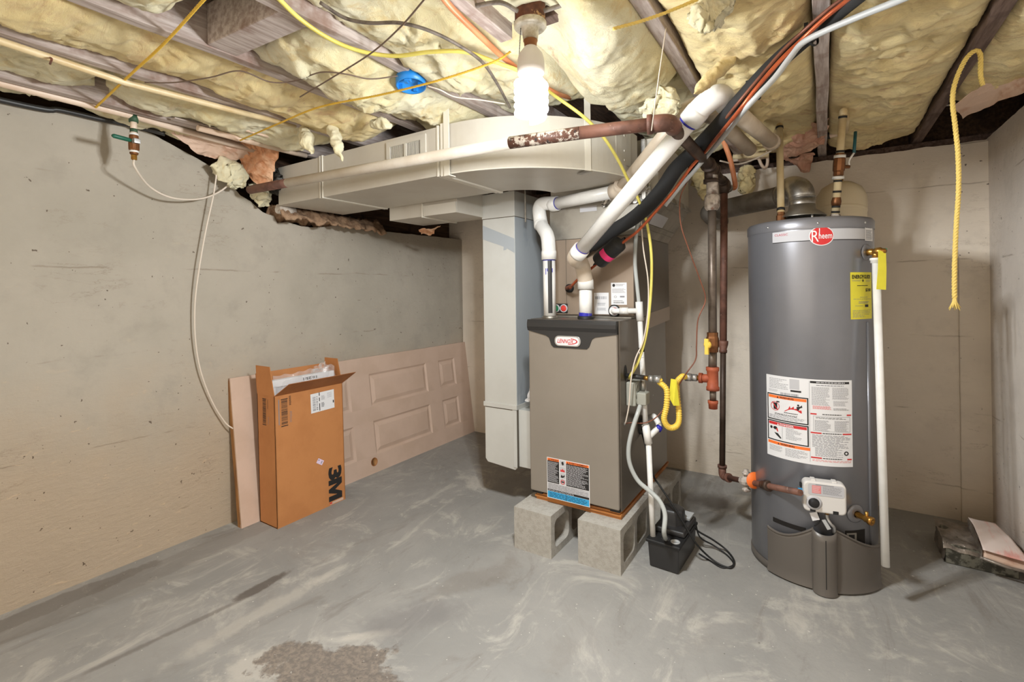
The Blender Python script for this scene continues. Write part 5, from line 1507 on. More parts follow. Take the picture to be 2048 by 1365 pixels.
# dark openings in the jacket
def hquad(px0, py0, px1, py1, nm, mt_, l=.0006):
    a, za = hpx(px0, py0); b, zb_ = hpx(px1, py1)
    return MB().grid(lambda u, v: hp(a + (b - a) * u, za + (zb_ - za) * v, HR + l), 10, 2).build(nm, mt_, h)
hquad(1546, 1034, 1612, 1066, 'burner_opening', 'dark_void'); hquad(1690, 1062, 1730, 1098, 'burner_opening', 'dark_void')
hquad(1693, 1067, 1713, 1092, 'sight_frame', 'galv', .0012); hquad(1697, 1070, 1709, 1090, 'sight_glass', 'black_matte', .0018)
# lower shield: scalloped lobes on either side of a round column
ta, tm0, tm1, tz1 = hpx(1541, 1080)[0], hpx(1624, 1090)[0], hpx(1669, 1090)[0], hpx(1750, 1090)[0]
def shield(t0_, t1_, topf, off, nm):
    m = MB(); n = 30
    for lay, r in enumerate((HR + off, HR + off - .004)):
        m.grid(lambda u, v: hp(t0_ + (t1_ - t0_) * u, .008 + (topf(u) - .008) * v, r + .006 * max(0, 1 - v * 8)), n, 10)
    k_ = n + 1
    o_ = 11 * k_
    for i in range(n): m.f.append([10 * k_ + i, 10 * k_ + i + 1, o_ + 10 * k_ + i + 1, o_ + 10 * k_ + i]); m.sm.append(True)
    sh = m.build(nm, 'heater_skirt', h)
    MB().tube([hp(t0_ + (t1_ - t0_) * i / n, topf(i / n) - .004, HR + off + .001) for i in range(n + 1)], .0035, 8).build('rolled_edge', 'heater_skirt', sh)
    return sh
zt = hpx(1622, 1056, HR + .02)[1]
zl = hpx(1545, 1057, HR + .02)[1]
shield(ta, tm0 + .02, lambda u: zl + (zt - zl) * u - .026 * math.sin(math.pi * u ** .9), .016, 'left_shield')
zr = hpx(1748, 1096, HR + .02)[1]
shield(tm1 - .02, tz1, lambda u: zt + .006 - (zt + .006 - zr) * math.sin(math.pi / 2 * u) ** 1.15, .018, 'right_shield')
m = MB()
n = 22
thc = (tm0 + tm1) / 2; hw = (tm1 - tm0) / 2 * HR
zt2 = zt + .002
def colp(u, v, ins=0):
    a = math.pi * (u - .5)
    side = math.sin(a) * (hw + .004 - ins); outw = .016 + math.cos(a) * (.034 - ins)
    c0 = hp(thc, 0, HR)
    n0 = (hp(thc, 0, 1) - HC).normalized(); u0 = V(-n0.y, n0.x, 0)
    ztop = zt2 - .012 * math.sin(math.pi * u) + (.0)
    return c0 + u0 * side + n0 * (outw + .006 * max(0, 1 - v * 9)) + V(0, 0, .004 + (ztop - .004) * v)
m.grid(lambda u, v: colp(u, v), n, 8); m.grid(lambda u, v: colp(u, v, .004), n, 8)
k_ = n + 1
for i in range(n): m.f.append([8 * k_ + i, 8 * k_ + i + 1, 9 * k_ + 8 * k_ + i + 1, 9 * k_ + 8 * k_ + i]); m.sm.append(True)
col_ = m.build('centre_column', 'heater_skirt', h)
MB().box(-.0015, .0015, .0492, .0505, .02, zt2 - .03, Matrix(((U_.x, N_.x, 0, hp(thc, 0).x), (U_.y, N_.y, 0, hp(thc, 0).y), (0, 0, 1, 0), (0, 0, 0, 1)))).build('vent_slot', 'black_matte', col_)
# drain valve
th, z = hpx(1711, 1028)
n0 = (hp(th, 0, 1) - HC).normalized()
dv = MB().lathe(hp(th, z), [(.036, 0), (.034, .004), (.016, .010), (.012, .004)], n0, 28).build('drain_escutcheon', 'heater_grey', h)
n1 = (n0 + RT * .35 + V(0, 0, -.12)).normalized()
MB().lathe(hp(th, z), [(.009, .0), (.012, .012), (.010, .03), (.013, .034), (.013, .046), (.016, .048), (.016, .062), (.009, .062), (.008, .05), (0, .05)], n1, 16).build('drain_valve', 'brass', dv)
MB().cyl(hp(th, z) + n1 * .04, hp(th, z) + n1 * .04 + V(0, 0, .028), .006, 10).build('drain_stem', 'brass', dv)
# relief valve and its discharge pipe
th, z = hpx(1733, 505)
n0 = (hp(th, 0, 1) - HC).normalized()
tv = MB().lathe(hp(th, z), [(.033, 0), (.032, .002), (.013, .006), (.012, .002)], n0, 28).build('relief_escutcheon', 'heater_top', h)
PX = at(1752, 518, T=1.875)
hz_ = z
o1 = hp(th, z, HR + .004); o2 = V(PX.x, PX.y, z)
MB().lathe(o1, [(.010, 0), (.013, .006), (.013, .02), (.0105, .022), (.0105, .03), (.015, .034), (.015, .052), (.011, .056), (.009, .07), (0, .072)], (o2 - o1), 14).build('relief_valve', 'brass', tv)
MB().cyl(o2, o2 - V(0, 0, .026), .0125, 12).build('relief_outlet', 'brass', tv)
MB().prism([o2 + V(-.004, -.006, .014), o2 + V(.034, -.006, .010), o2 + V(.034, -.006, .003), o2 + V(-.004, -.006, .004)], V(0, .012, 0)).build('test_lever', 'green_plastic', tv)
PB = at(1771, 1133, T=1.80)
rp = MB().tube([o2 - V(0, 0, .03), PB], .0136, 18).build('discharge_pipe', 'white_pvc', h)
MB().lathe(o2 - V(0, 0, .045), [(.0136, 0), (.018, .001), (.018, .010), (.0205, .011), (.0205, .020), (.012, .021)], (0, 0, 1), 18).build('pipe_adapter', 'white_pvc', rp)
q = [at(1757, 500, T=1.84), at(1772, 506, T=1.84), at(1773, 540, T=1.835), at(1772, 580, T=1.835), at(1753, 579, T=1.835), at(1756, 540, T=1.835)]
MB().prism(q, FW * .0012).build('hang_tag', 'yellow_tag', tv)
# draft hood
dh = V(-.075, 2.52, 1.478)
hd = MB().lathe(dh, [(.092, .030), (.092, .034), (.054, .062), (.052, .085), (.050, .085), (.050, .06), (.088, .030)], (0, 0, 1), 40).build('draft_hood', 'galv', h)
for i in range(4):
    a = i * math.pi / 2 + .5
    MB().cyl(dh + V(.082 * math.cos(a), .082 * math.sin(a), 0), dh + V(.082 * math.cos(a), .082 * math.sin(a), .034), .005, 8).build('hood_leg', 'galv_bright', hd)
MB().lathe(dh, [(0, .002), (.058, .002), (.060, .004)], (0, 0, 1), 30).build('hood_opening', 'dark_void', hd)

# ------------------------------------------------------------------ flue pipe
fl = thing('flue_pipe', dh + V(0, 0, .07), 'silver flue elbow and grey vent pipe above the heater', 'pipe')
Fa = dh + V(0, 0, .068)
Fm = at(1598, 392, T=2.28)
Fb = at(1432, 422, Y=2.88)
Fc = at(1568, 392, Y=2.64)
MB().cyl(Fa, Fa + V(0, 0, .045), .0515, 36).build('collar', 'galv_bright', fl)
MB().tube(fillet([Fa + V(0, 0, .035), Fa + V(-.004, .005, .085), Fa.lerp(Fc, .55) + V(0, 0, .07), Fc, Fc.lerp(Fb, .05)], .08, 6), .052, 36).build('elbow', 'galv_bright', fl)
for p_a, d_a in ((Fa + V(0, 0, .05), (0, 0, 1)), (Fa + V(-.02, .03, .10), (-.5, .4, .8)), (Fc, Fb - Fc)):
    ring(p_a, d_a, .0535, .006, 'seam_bead', 'galv_bright', fl, 36)
MB().tube([Fc, Fb], .051, 36).build('horizontal_pipe', 'flue_grey', fl)
MB().tube(fillet([Fb - (Fb - Fc).normalized() * .03, Fb + (Fb - Fc).normalized() * .05, Fb + V(-.05, .2, -.01), Fb + V(-.05, .42, -.01)], .06, 6), .0525, 32).build('wall_elbow', 'flue_grey', fl)

# ------------------------------------------------------------------ water lines over the heater
cp = thing('hot_water_pipe', at(1563, 432, T=2.2), 'cream plastic water pipe rising from the heater top left', 'pipe')
W0 = at(1562, 438, T=2.17); W1 = at(1559, 256, T=2.30)
W0.z = 1.478
MB().cyl(W0 + V(0, 0, .05), W1, .0148, 18).build('pipe', 'cpvc', cp)
MB().lathe(W0, [(.012, 0), (.012, .01), (.019, .012), (.019, .04), (.016, .044), (.0152, .056)], (0, 0, 1), 8, smooth=False).build('brass_adapter', 'bronze', cp)
ring(W0 + V(0, 0, .014), (0, 0, 1), .0145, .012, 'teal_seal', 'green_plastic', cp)
for pz in (W0 + V(0, 0, .068), W1): ring(pz, W1 - W0, .0166, .010, 'black_band', 'ink', cp)
W2 = at(1539, 300, T=2.62)
MB().tube(fillet([W1 - V(0, 0, .01), W1 + V(0, .02, .02), W2], .02, 5), .0148, 16).build('back_run', 'cpvc', cp)
hz1 = [at(1466, 314, T=2.75), at(1538, 309, T=2.66)]
MB().cyl(hz1[0], hz1[1], .0145, 16).build('level_run', 'cpvc', cp)
hz2 = [at(1466, 320, T=2.85), at(1532, 314, T=2.75)]
MB().cyl(hz2[0], hz2[1], .0115, 16).build('level_run', 'cpvc_pale', cp)
MB().tube(spline([at(1512, 300, T=2.72), at(1522, 328, T=2.75), at(1530, 336, T=2.76), at(1535, 325, T=2.74), at(1534, 300, T=2.7)], 8), .0085, 10).build('pipe_strap', 'cpvc_pale', cp)
cw = thing('cold_water_pipe', at(1669, 428, T=2.2), 'cream water pipe with brass ball valve and blue lever', 'pipe')
Z0 = at(1669, 430, T=2.16); Z0.z = 1.478
Z1 = at(1686, 230, T=2.09)
def zz(f_): return Z0.lerp(Z1, f_)
dz = (Z1 - Z0).normalized()
MB().cyl(zz(.05), zz(1), .0148, 18).build('pipe', 'cpvc', cw)
MB().lathe(Z0, [(.014, 0), (.0205, .004), (.0205, .036), (.016, .042)], dz, 8, smooth=False).build('union_nut', 'iron_crust', cw)
MB().lathe(zz(.17), [(.0155, 0), (.0185, .002), (.0195, .018), (.0165, .032), (.0155, .036)], dz, 16).build('check_fitting', 'bronze', cw)
L_ = (Z1 - Z0).length
vv = MB().lathe(zz(.445), [(.0155, 0), (.0195, .004), (.0195, .018), (.0225, .024), (.0235, .05), (.0225, .075), (.0195, .08), (.0195, .094), (.0155, .098)], dz, 10, smooth=False).build('ball_valve', 'bronze', cw)
for f_ in (.43, .625): ring(zz(f_), dz, .0225, .012, 'white_collar', 'white_pvc', vv)
for f_ in (.11, .16, .30, .40, .67, .98): ring(zz(f_), dz, .0165, .009, 'black_band', 'ink', cw)
hs = zz(.53) + RT * .045
MB().cyl(zz(.53), hs, .008, 10).build('stem', 'bronze', vv)
la, lb, lc, ld = hs, at(1697, 322, T=2.12), at(1708, 306, T=2.11), at(1711, 264, T=2.13)
MB().tube(fillet([la, lb, lc], .012, 4), .0042, 8).build('lever_shank', 'white_pvc', vv)
MB().tube([lc, lc.lerp(ld, .5), ld], .0065, 10).build('lever_grip', 'blue_box' if False else 'lever_teal', vv)
MB().tube(fillet([Z1 - dz * .01, Z1 + dz * .02, at(1692, 238, T=2.2), at(1691, 262, T=2.34)], .02, 5), .0148, 16).build('back_run', 'cpvc', cw)
MB().cyl(at(1690, 264, T=2.45), at(1545, 300, T=2.68), .0125, 16).build('level_run', 'cpvc_pale', cw)
for px, py, t_ in ((1655, 272, 2.5),): ring(at(px, py, T=t_), at(1690, 264, T=2.45) - at(1545, 300, T=2.68), .0165, .02, 'pipe_clip', 'black_matte', cw)
MB().tube(spline([at(1440, 322, T=2.5), at(1480, 328, T=2.55), at(1535, 306, T=2.55), at(1590, 270, T=2.55), at(1640, 258, T=2.5), at(1680, 236, T=2.4), at(1700, 200, T=2.2)], 8), .0042, 8).build('thin_cable', 'white_wire', label='thin white cable draped across the water pipes', cat='cable')
# expansion tank behind the heater
ex = thing('expansion_tank', V(.03, 2.93, 1.30), 'round cream expansion tank standing behind the heater top', 'tank')
ec = at(1682, 402, T=2.5)
MB().lathe(ec, [(0, -.17), (.055, -.165), (.095, -.135), (.112, -.09), (.113, -.02), (.109, .02), (.090, .062), (.056, .088), (.02, .097), (0, .098)], (.05, .15, 1), 40).build('tank_body', 'tank_cream', ex)
MB().cyl(ec + V(0, .02, .10), ec + V(0.0, .03, .19), .012, 12).build('tank_stem', 'brass', ex)
MB().lathe(ec, [(.1126, -.062), (.1142, -.058), (.1142, -.05), (.1126, -.046)], (.05, .15, 1), 40).build('tank_seam', 'tank_cream', ex)
MB().box(ec.x - .012, ec.x + .012, ec.y + .09, YB + .005, ec.z - .07, ec.z - .045).build('wall_bracket', 'galv', ex)
# ------------------------------------------------------------------ slab door lying on its side against the left wall
dr = thing('panel_door', (-2.55, 2.33, 0), 'tan six-panel door lying on its edge against the left wall', 'door')
DL, DWd, DT_ = 2.03, .765, .036
lean = math.atan2(.095, .757)
Md = Matrix.Translation((-2.507, 1.318, 0)) @ Matrix.Rotation(-lean, 4, 'Y')
# local frame: y along length, z up the slab, x = 0 front face, -DT_ back
def dbox(m, y0, y1, z0, z1, x0=-DT_, x1=0.0): return m.box(x0, x1, y0, y1, z0, z1, Md)
ZP = [(.115, .335), (.430, .650)]
YP = [(.115, .345), (.452, .87), (.98, 1.45)]
YP = [(.22, .80), (.90, 1.42), (1.545, 1.73)]
YP = [(.20, .74), (.90, 1.46), (1.60, 1.80)]
back = dbox(MB(), 0, DL, 0, DWd, -DT_, -.012).build('core', 'raw_wood', dr)
edges_y = [0] + [q for p in YP for q in p] + [DL]
edges_z = [0] + [q for p in ZP for q in p] + [DWd]
for i in range(0, len(edges_z), 2): dbox(MB(), 0, DL, edges_z[i], edges_z[i + 1], -.0118, 0).build('stile', 'door_tan', dr)
for i in range(0, len(edges_y), 2):
    for (z0, z1) in ZP: dbox(MB(), edges_y[i], edges_y[i + 1], z0, z1, -.0118, 0).build('rail', 'door_tan', dr)
for (y0, y1) in YP:
    for (z0, z1) in ZP:
        m = MB()
        def lp(i, x): return [Md @ V(x, y0 + i, z0 + i), Md @ V(x, y1 - i, z0 + i), Md @ V(x, y1 - i, z1 - i), Md @ V(x, y0 + i, z1 - i)]
        loops = [lp(0, 0), lp(.012, -.009), lp(.018, -.0095), lp(.042, -.001), lp(.048, -.001)]
        for a, b in zip(loops, loops[1:]):
            m.add(a + b, [(i, (i + 1) % 4, 4 + (i + 1) % 4, 4 + i) for i in range(4)])
        m.add(loops[-1], [(0, 1, 2, 3)])
        m.build('panel', 'door_tan', dr)
pb = at(752, 926, X=-2.50)
hy, hz_ = pb.y - 1.318, .072
MB().lathe(Md @ V(.0003, hy, hz_), [(0, 0), (.027, 0), (.0275, .0006), (.0275, -.001)], Md.to_3x3() @ V(1, 0, 0), 28).build('knob_bore', 'cardboard_in', dr)
MB().lathe(Md @ V(.0012, hy, hz_), [(.0, 0), (.0225, 0), (.0225, .0004)], Md.to_3x3() @ V(1, 0, 0), 28).build('bore_shadow', 'raw_wood', dr)
dbox(MB(), -.001, .0, .02, DWd - .01, -.026, -.008).build('end_grain', 'raw_wood', dr)

# ------------------------------------------------------------------ carton of filters
bx = thing('cardboard_box', (-2.43, 1.62, 0), 'open brown cardboard carton with black print leaning by the door', 'box')
X1, X0, Y0, Y1, HB = -2.343, -2.500, 1.411, 1.826, .672
ln = .028   # leans back onto the door
def bp(x, y, z): return V(x - ln * z / HB * .5, y, z)
def slab(pts, nrm, t=.004): return MB().prism([Vector(p) for p in pts], Vector(nrm) * -t)
slab([bp(X1, Y0, .0), bp(X1, Y1, 0), bp(X1, Y1, HB), bp(X1, Y0, HB)], (1, 0, 0)).build('front_wall', 'cardboard', bx)
slab([bp(X0, Y0, 0), bp(X0, Y1, 0), bp(X0, Y1, HB), bp(X0, Y0, HB)], (-1, 0, 0)).build('back_wall', 'cardboard_in', bx)
slab([bp(X0, Y0, 0), bp(X1, Y0, 0), bp(X1, Y0, HB), bp(X0, Y0, HB)], (0, -1, 0)).build('side_wall', 'cardboard', bx)
slab([bp(X0, Y1, 0), bp(X1, Y1, 0), bp(X1, Y1, HB), bp(X0, Y1, HB)], (0, 1, 0)).build('side_wall', 'cardboard', bx)
MB().box(X0, X1, Y0, Y1, .001, .005).build('bottom', 'cardboard', bx)
# flaps
slab([bp(X1, Y0, HB), bp(X1, Y1, HB), bp(X1 + .085, Y1 + .03, HB + .065), bp(X1 + .085, Y0 + .03, HB + .065)], (.6, 0, -.8), .003).build('front_flap', 'cardboard_in', bx)
slab([bp(X0, Y0, HB), bp(X0, Y1, HB), bp(X0 - .012, Y1, HB + .105), bp(X0 - .012, Y0, HB + .105)], (-1, 0, 0), .003).build('back_flap', 'cardboard', bx)
slab([bp(X0, Y0, HB), bp(X1, Y0, HB), bp(X1 - .03, Y0 - .004, HB + .150), bp(X0 + .0, Y0 - .004, HB + .150)], (0, -1, 0), .003).build('side_flap', 'cardboard', bx)
slab([bp(X0, Y1, HB), bp(X1, Y1, HB), bp(X1 - .04, Y1 + .003, HB + .14), bp(X0, Y1 + .003, HB + .14)], (0, 1, 0), .003).build('side_flap', 'cardboard', bx)
# print on the front
Fo = bp(X1, Y0, HB)
dl = Decal(plane(Fo + V(.0006, 0, 0), (0, 1, 0), bp(X1, Y0, 0) - Fo))
BW = Y1 - Y0
dl.rect(.030, .010, .078, .165, 'cardboard', .0002)
dl.rect(.034, .020, .072, .0245, 'ink', .0006); dl.rect(.034, .158, .072, .1625, 'ink', .0006); dl.bars(.036, .027, .070, .155, 34, 'ink', .0006, 5, False)
dl.rect(.020, .02, .025, .15, 'ink_soft', .0006); dl.lines(.080, .010, .092, .06, 9, 'ink', .0006, .5, .2, 6); dl.lines(.083, .09, .095, .15, 8, 'ink_soft', .0006, .4, .3, 7)
dl.text('3', .305, .462, .088, .072, 'ink', .0006, .045, 90); dl.poly([(.305 + (1 - b_) * .088, .532 + a_ * .118) for a_, b_ in [(0, 1), (0, 0), (.30, 0), (.5, .52), (.70, 0), (1, 0), (1, 1), (.76, 1), (.76, .36), (.58, 1), (.42, 1), (.24, .36), (.24, 1)]], 'ink', .0006); dl.rect(.309, .655, .325, .664, 'red_plastic', .0008)
dl.rect(.31, .655, .40, .668, 'door_tan', .0005)
ob = dl.build(bx, 'cardboard', {'cardboard': 'printed_patch', 'ink': 'black_print'})
# shipping label, slightly askew
c2, s2 = math.cos(-.02), math.sin(-.02)
fn0 = dl.fn
dl = Decal(lambda u, v, l: fn0(.205 + u * c2 - v * s2, -.008 + .035 + u * s2 + v * c2, l))
dl.rect(0, 0, .150, .105, 'paper', .0007)
dl.bars(.012, .018, .030, .095, 16, 'ink_soft', .0011, 3, False); dl.rect(.052, .0, .057, .018, 'ink', .0011); dl.rect(.052, .028, .057, .048, 'ink', .0011); dl.rect(.052, .060, .057, .100, 'ink', .0011)
dl.bars(.034, .018, .044, .095, 9, 'ink_soft', .0011, 4, False); dl.lines(.066, .02, .090, .045, 6, 'ink_soft', .0011, .4, .3, 5); dl.lines(.066, .058, .086, .085, 4, 'ink', .0011, .5, .3, 6); dl.rect(.140, .06, .147, .075, 'ink', .0011); dl.lines(.105, .01, .135, .04, 5, 'ink_soft', .0011, .25, .4, 7)
dl.build(bx, 'paper', {'paper': 'shipping_label'})
c3, s3 = math.cos(.6), math.sin(.6)
dl = Decal(lambda u, v, l: fn0(.245 + u * c3 - v * s3, .385 + u * s3 + v * c3, l))
dl.rect(0, 0, .042, .026, 'sticker_lilac', .0007); dl.rect(.028, .006, .034, .02, 'ink_soft', .001); dl.disc(.008, .008, .004, .004, 'ink_soft', .001, 12)
dl.build(bx, 'sticker_lilac', {'sticker_lilac': 'small_sticker'})
# print on the left side
So = bp(X0, Y0, HB)
dl = Decal(plane(V(X0 - ln * .5 + .0, Y0 - .0006, HB), (1, 0, 0), (.0, 0, -1)))
dl.rect(.050, .018, .084, .022, 'ink', .0004); dl.rect(.050, .152, .084, .156, 'ink', .0004); dl.bars(.052, .025, .082, .149, 34, 'ink', .0004, 8, False)
dl.lines(.094, .02, .102, .07, 8, 'ink', .0004, .4, .3, 3); dl.lines(.10, .11, .108, .15, 6, 'ink_soft', .0004, .4, .3, 4)
dl.m['ink'].build('black_print', 'ink', bx); dl.m['ink_soft'].build('black_print', 'ink_soft', bx)
# print on the open flap
fa, fb_ = bp(X1, Y0, HB), bp(X1 + .085, Y0 + .03, HB + .065)
dl = Decal(lambda u, v, l: fa.lerp(fb_, v) + V(0, u, 0) + V(-.6, 0, .8) * l)
dl.disc(.075, .55, .028, .22, 'ink', .0006, 24, .8); dl.disc(.345, .55, .03, .24, 'ink_soft', .0006, 24, .86); dl.lines(.15, .45, .28, .62, 1, 'ink_soft', .0006, .5, 0)
dl.m['ink'].build('flap_print', 'ink', bx); dl.m['ink_soft'].build('flap_print', 'ink_soft', bx)

# pleated filters standing in the carton
fg = 'air filters in the carton'
def filt(x, top, label):
    o = thing('air_filter', (x, 1.62, .05), label, 'filter', fg)
    y0, y1 = Y0 + .012, Y1 - .03
    MB().box(x - .010, x + .010, y0, y1, top - .035, top).build('frame_board', 'paper', o)
    MB().box(x - .010, x + .010, y0, y0 + .018, .04, top - .036).build('frame_board', 'paper', o)
    MB().box(x - .010, x + .010, y1 - .018, y1, .04, top - .036).build('frame_board', 'paper', o)
    m = MB(); n = 34
    for i in range(n):
        a, b = y0 + .018 + (y1 - y0 - .036) * i / n, y0 + .018 + (y1 - y0 - .036) * (i + 1) / n
        xa, xb = x + (.009 if i % 2 else -.006), x + (-.006 if i % 2 else .009)
        m.add([V(xa, a, .045), V(xb, b, .045), V(xb, b, top - .036), V(xa, a, top - .036)], [(0, 1, 2, 3)])
    m.build('pleats', 'filter_media', o)
    return o
o = filt(-2.402, HB + .075, 'white pleated air filter standing frontmost in the carton')
dl = Decal(lambda u, v, l: V(-2.402 + .0105 + l, Y0 + .012 + u, HB + .070 - v))
dl.text('16:25:1', .175, .006, .085, .014, 'ink', .0005, .02, 180)
dl.m['ink'].build('size_print', 'ink', o)
filt(-2.432, HB + .070, 'second white air filter behind the frontmost one')
filt(-2.462, HB + .066, 'rearmost white air filter in the carton')
def film(u, v):
    th = math.pi * (u - .02) * 1.0
    y = Y0 + .02 + (Y1 - Y0 - .04) * u
    x = -2.385 + .018 * noise.noise(V(u * 7, v * 6, 2)) - .06 * max(0, v - .75)
    z = .40 + (HB + .10 - .40) * v + .03 * noise.noise(V(u * 6, 4, v * 3)) * v
    return V(x, y, z)
m = MB().grid(film, 40, 24, False)
m.grid(lambda u, v: V(-2.44 + .05 * noise.noise(V(u * 5, v * 5, 8)) + .03 * v, 1.68 + .11 * u, HB + .05 + .085 * v * (1 - .4 * abs(2 * u - 1)) + .02 * noise.noise(V(u * 9, v * 9, 1))), 18, 12, False)
m.build('plastic_wrap', 'film_clear', label='crinkled clear plastic wrap around the filters', cat='plastic wrap')

# ------------------------------------------------------------------ package in the right corner
pk = thing('metal_package', (.54, 2.86, 0), 'plastic-wrapped grey metal block on the floor in the corner', 'package')
MB().hexa([V(.430, 2.752, .001), V(.655, 2.745, .001), V(.672, 2.965, .001), V(.445, 2.975, .001)], [V(.428, 2.755, .088), V(.652, 2.748, .072), V(.668, 2.96, .08), V(.442, 2.97, .098)]).build('metal_core', 'old_metal', pk, bevel=.004)
MB().grid(lambda u, v: V(.422 + .24 * u, 2.748 + .235 * v - .004 * u, .094 - .014 * u + .008 * v + .014 * noise.noise(V(u * 6, v * 5, 3)) - (.03 if v < .02 else 0)), 24, 20).build('film_top', 'film_grey', pk)
MB().grid(lambda u, v: V(.424 + .01 * v + .003 * noise.noise(V(u * 8, v * 5, 6)), 2.752 + .22 * u, .004 + .09 * v), 14, 8).build('film_side', 'film_grey', pk)
a = [at(1936, 1035, Z=.17), at(1990, 1048, Z=.15), at(2062, 1128, Z=.10), at(1966, 1100, Z=.125)]
pkt = thing('paper_packet', a[3], 'pink and white printed packet lying on the wrapped block', 'packet')
def pq(u, v, l=0):
    p = (a[0] * (1 - u) + a[1] * u) * (1 - v) + (a[3] * (1 - u) + a[2] * u) * v
    return p + V(0, 0, .016 * math.sin(math.pi * v) * (1 - .3 * u) - l + .004 * noise.noise(p * 20))
m = MB().grid(lambda u, v: pq(u, v), 16, 20); m.build('front_sheet', 'pink_paper', pkt, solid=.002)
MB().grid(lambda u, v: pq(u * .98 + .01, v, .03 + .01 * u), 12, 12).build('filler', 'kraft_pale', pkt, solid=.02)
MB().grid(lambda u, v: pq(-.02, u, .002 + .05 * v) + V(.004 * noise.noise(V(u * 8, v * 4, 1)), 0, 0), 20, 6).build('plastic_sleeve', 'film_grey', pkt)
MB().tube([a[3] + V(-.01, -.01, -.03), a[3].lerp(a[2], .5) + V(0, -.02, -.035), a[2] + V(0, -.02, -.03)], .006, 8).build('sleeve_edge', 'film_grey', pkt)

# ------------------------------------------------------------------ left wall: stop valve and hose
wt = thing('water_pipe', (-2.48, .6, 1.93), 'thick pale plastic water pipe along the top of the left wall', 'pipe')
VX = -2.42
pv = at(267, 232, X=VX)
MB().tube([V(VX + .012, -1.2, 1.955), V(VX + .012, .2, 1.95), V(VX, pv.y, pv.z), V(VX - .02, 1.42, pv.z - .02)], .0148, 18).build('pipe', 'cpvc_pale', wt)
sv = thing('stop_valve', pv - V(0, 0, .13), 'bronze stop valve with green lever hanging on the left wall', 'valve')
MB().cyl(pv + V(0, 0, .005), pv - V(0, 0, .095), .0115, 16).build('riser', 'cpvc_pale', sv)
ring(pv - V(0, 0, .012), (0, 0, 1), .0165, .03, 'green_tee', 'green_old', sv); ring(pv - V(0, 0, .062), (0, 0, 1), .0135, .014, 'green_band', 'green_old', sv)
vz = pv.z - .075
vbd = MB().lathe(V(VX, pv.y, pv.z - .165), [(.009, 0), (.015, .004), (.0155, .016), (.019, .024), (.0195, .05), (.017, .06), (.0165, .08), (.012, .09)], (0, 0, 1), 12, smooth=False).build('valve_body', 'bronze', sv)
for dz_ in (-.078, -.150): ring(V(VX, pv.y, pv.z + dz_), (0, 0, 1), .0165, .008, 'white_collar', 'white_pvc', vbd)
MB().lathe(V(VX, pv.y, pv.z - .185), [(.007, 0), (.011, .002), (.011, .02), (.008, .022)], (0, 0, 1), 8, smooth=False).build('compression_nut', 'brass', vbd)
ha, hb2 = at(262, 281, X=VX + .02), at(224, 271, X=VX + .03)
hcl = MB().tube([ha, ha.lerp(hb2, .1), ha.lerp(hb2, .92), hb2], [.006, .0085, .0085, .005], 10).build('lever', 'green_lever', vbd)
MB().box(-.012, .016, -.012, .012, -.010, .010, Matrix.Translation(V(VX + .02, pv.y, ha.z))).build('lever_hub', 'silver', vbd, bevel=.002)
hose = [V(VX, pv.y, pv.z - .18), at(270, 335, X=VX), at(300, 374, X=-2.50), at(345, 396, X=-2.52), at(400, 398, X=-2.54), at(445, 380, X=-2.55), at(478, 345, X=-2.53), at(486, 325, X=-2.5)]
MB().tube(spline(hose, 10), .0042, 10).build('water_tube', 'white_wire', label='thin white tube looping from the stop valve', cat='hose')
hose = [at(436, 322, X=-2.54), at(428, 385, X=-2.55), at(412, 460, X=-2.565), at(398, 540, X=-2.57), at(390, 610, X=-2.58), at(391, 680, X=-2.585), at(402, 745, X=-2.59), at(425, 805, X=-2.595), at(450, 845, X=-2.59), at(466, 858, X=-2.575)]
MB().tube(spline(hose, 10), .0034, 10).build('water_tube', 'white_wire', label='thin white tube hanging down the left wall to the door', cat='hose')
MB().tube(spline([V(-2.595, -.6, 1.962), at(0, 200, X=-2.597), at(120, 220, X=-2.597), at(200, 238, X=-2.595), at(270, 252, X=-2.59), at(330, 268, X=-2.56)], 8), .0115, 12).build('black_cable', 'black_plastic', label='black cable lying along the top of the left wall', cat='cable')
wt = thing('water_pipe', (-1.96, .6, 1.92), 'slim cream plastic pipe under the second joist from left', 'pipe')
MB().tube([at(0, 82, Z=1.935) - V(0, 1.2, 0), at(0, 82, Z=1.935), at(250, 165, Z=1.935), at(470, 222, Z=1.935), at(590, 252, Z=1.95)], .0112, 16).build('pipe', 'cpvc', wt)
MB().tube(fillet([at(96, 112, Z=1.95), at(104, 118, Z=1.92), at(100, 128, Z=1.92)], .01, 4), .003, 8).build('pipe_hook', 'copper_dull', wt)
wt = thing('water_pipe', (-2.3, 1.3, 1.92), 'pale pipe pair entering the gap above the left duct end', 'pipe')
MB().cyl(at(395, 256, Z=1.93), at(612, 312, Z=1.93), .013, 16).build('pipe', 'cpvc_pale', wt)
MB().box(-2.33, -2.29, .95, 1.60, 1.945, 1.95).build('wood_strip', 'joist_wood', wt)
MB().cyl(at(455, 250, Z=1.94), at(605, 293, Z=1.94), .006, 10).build('thin_pipe', 'cpvc_pale', wt)

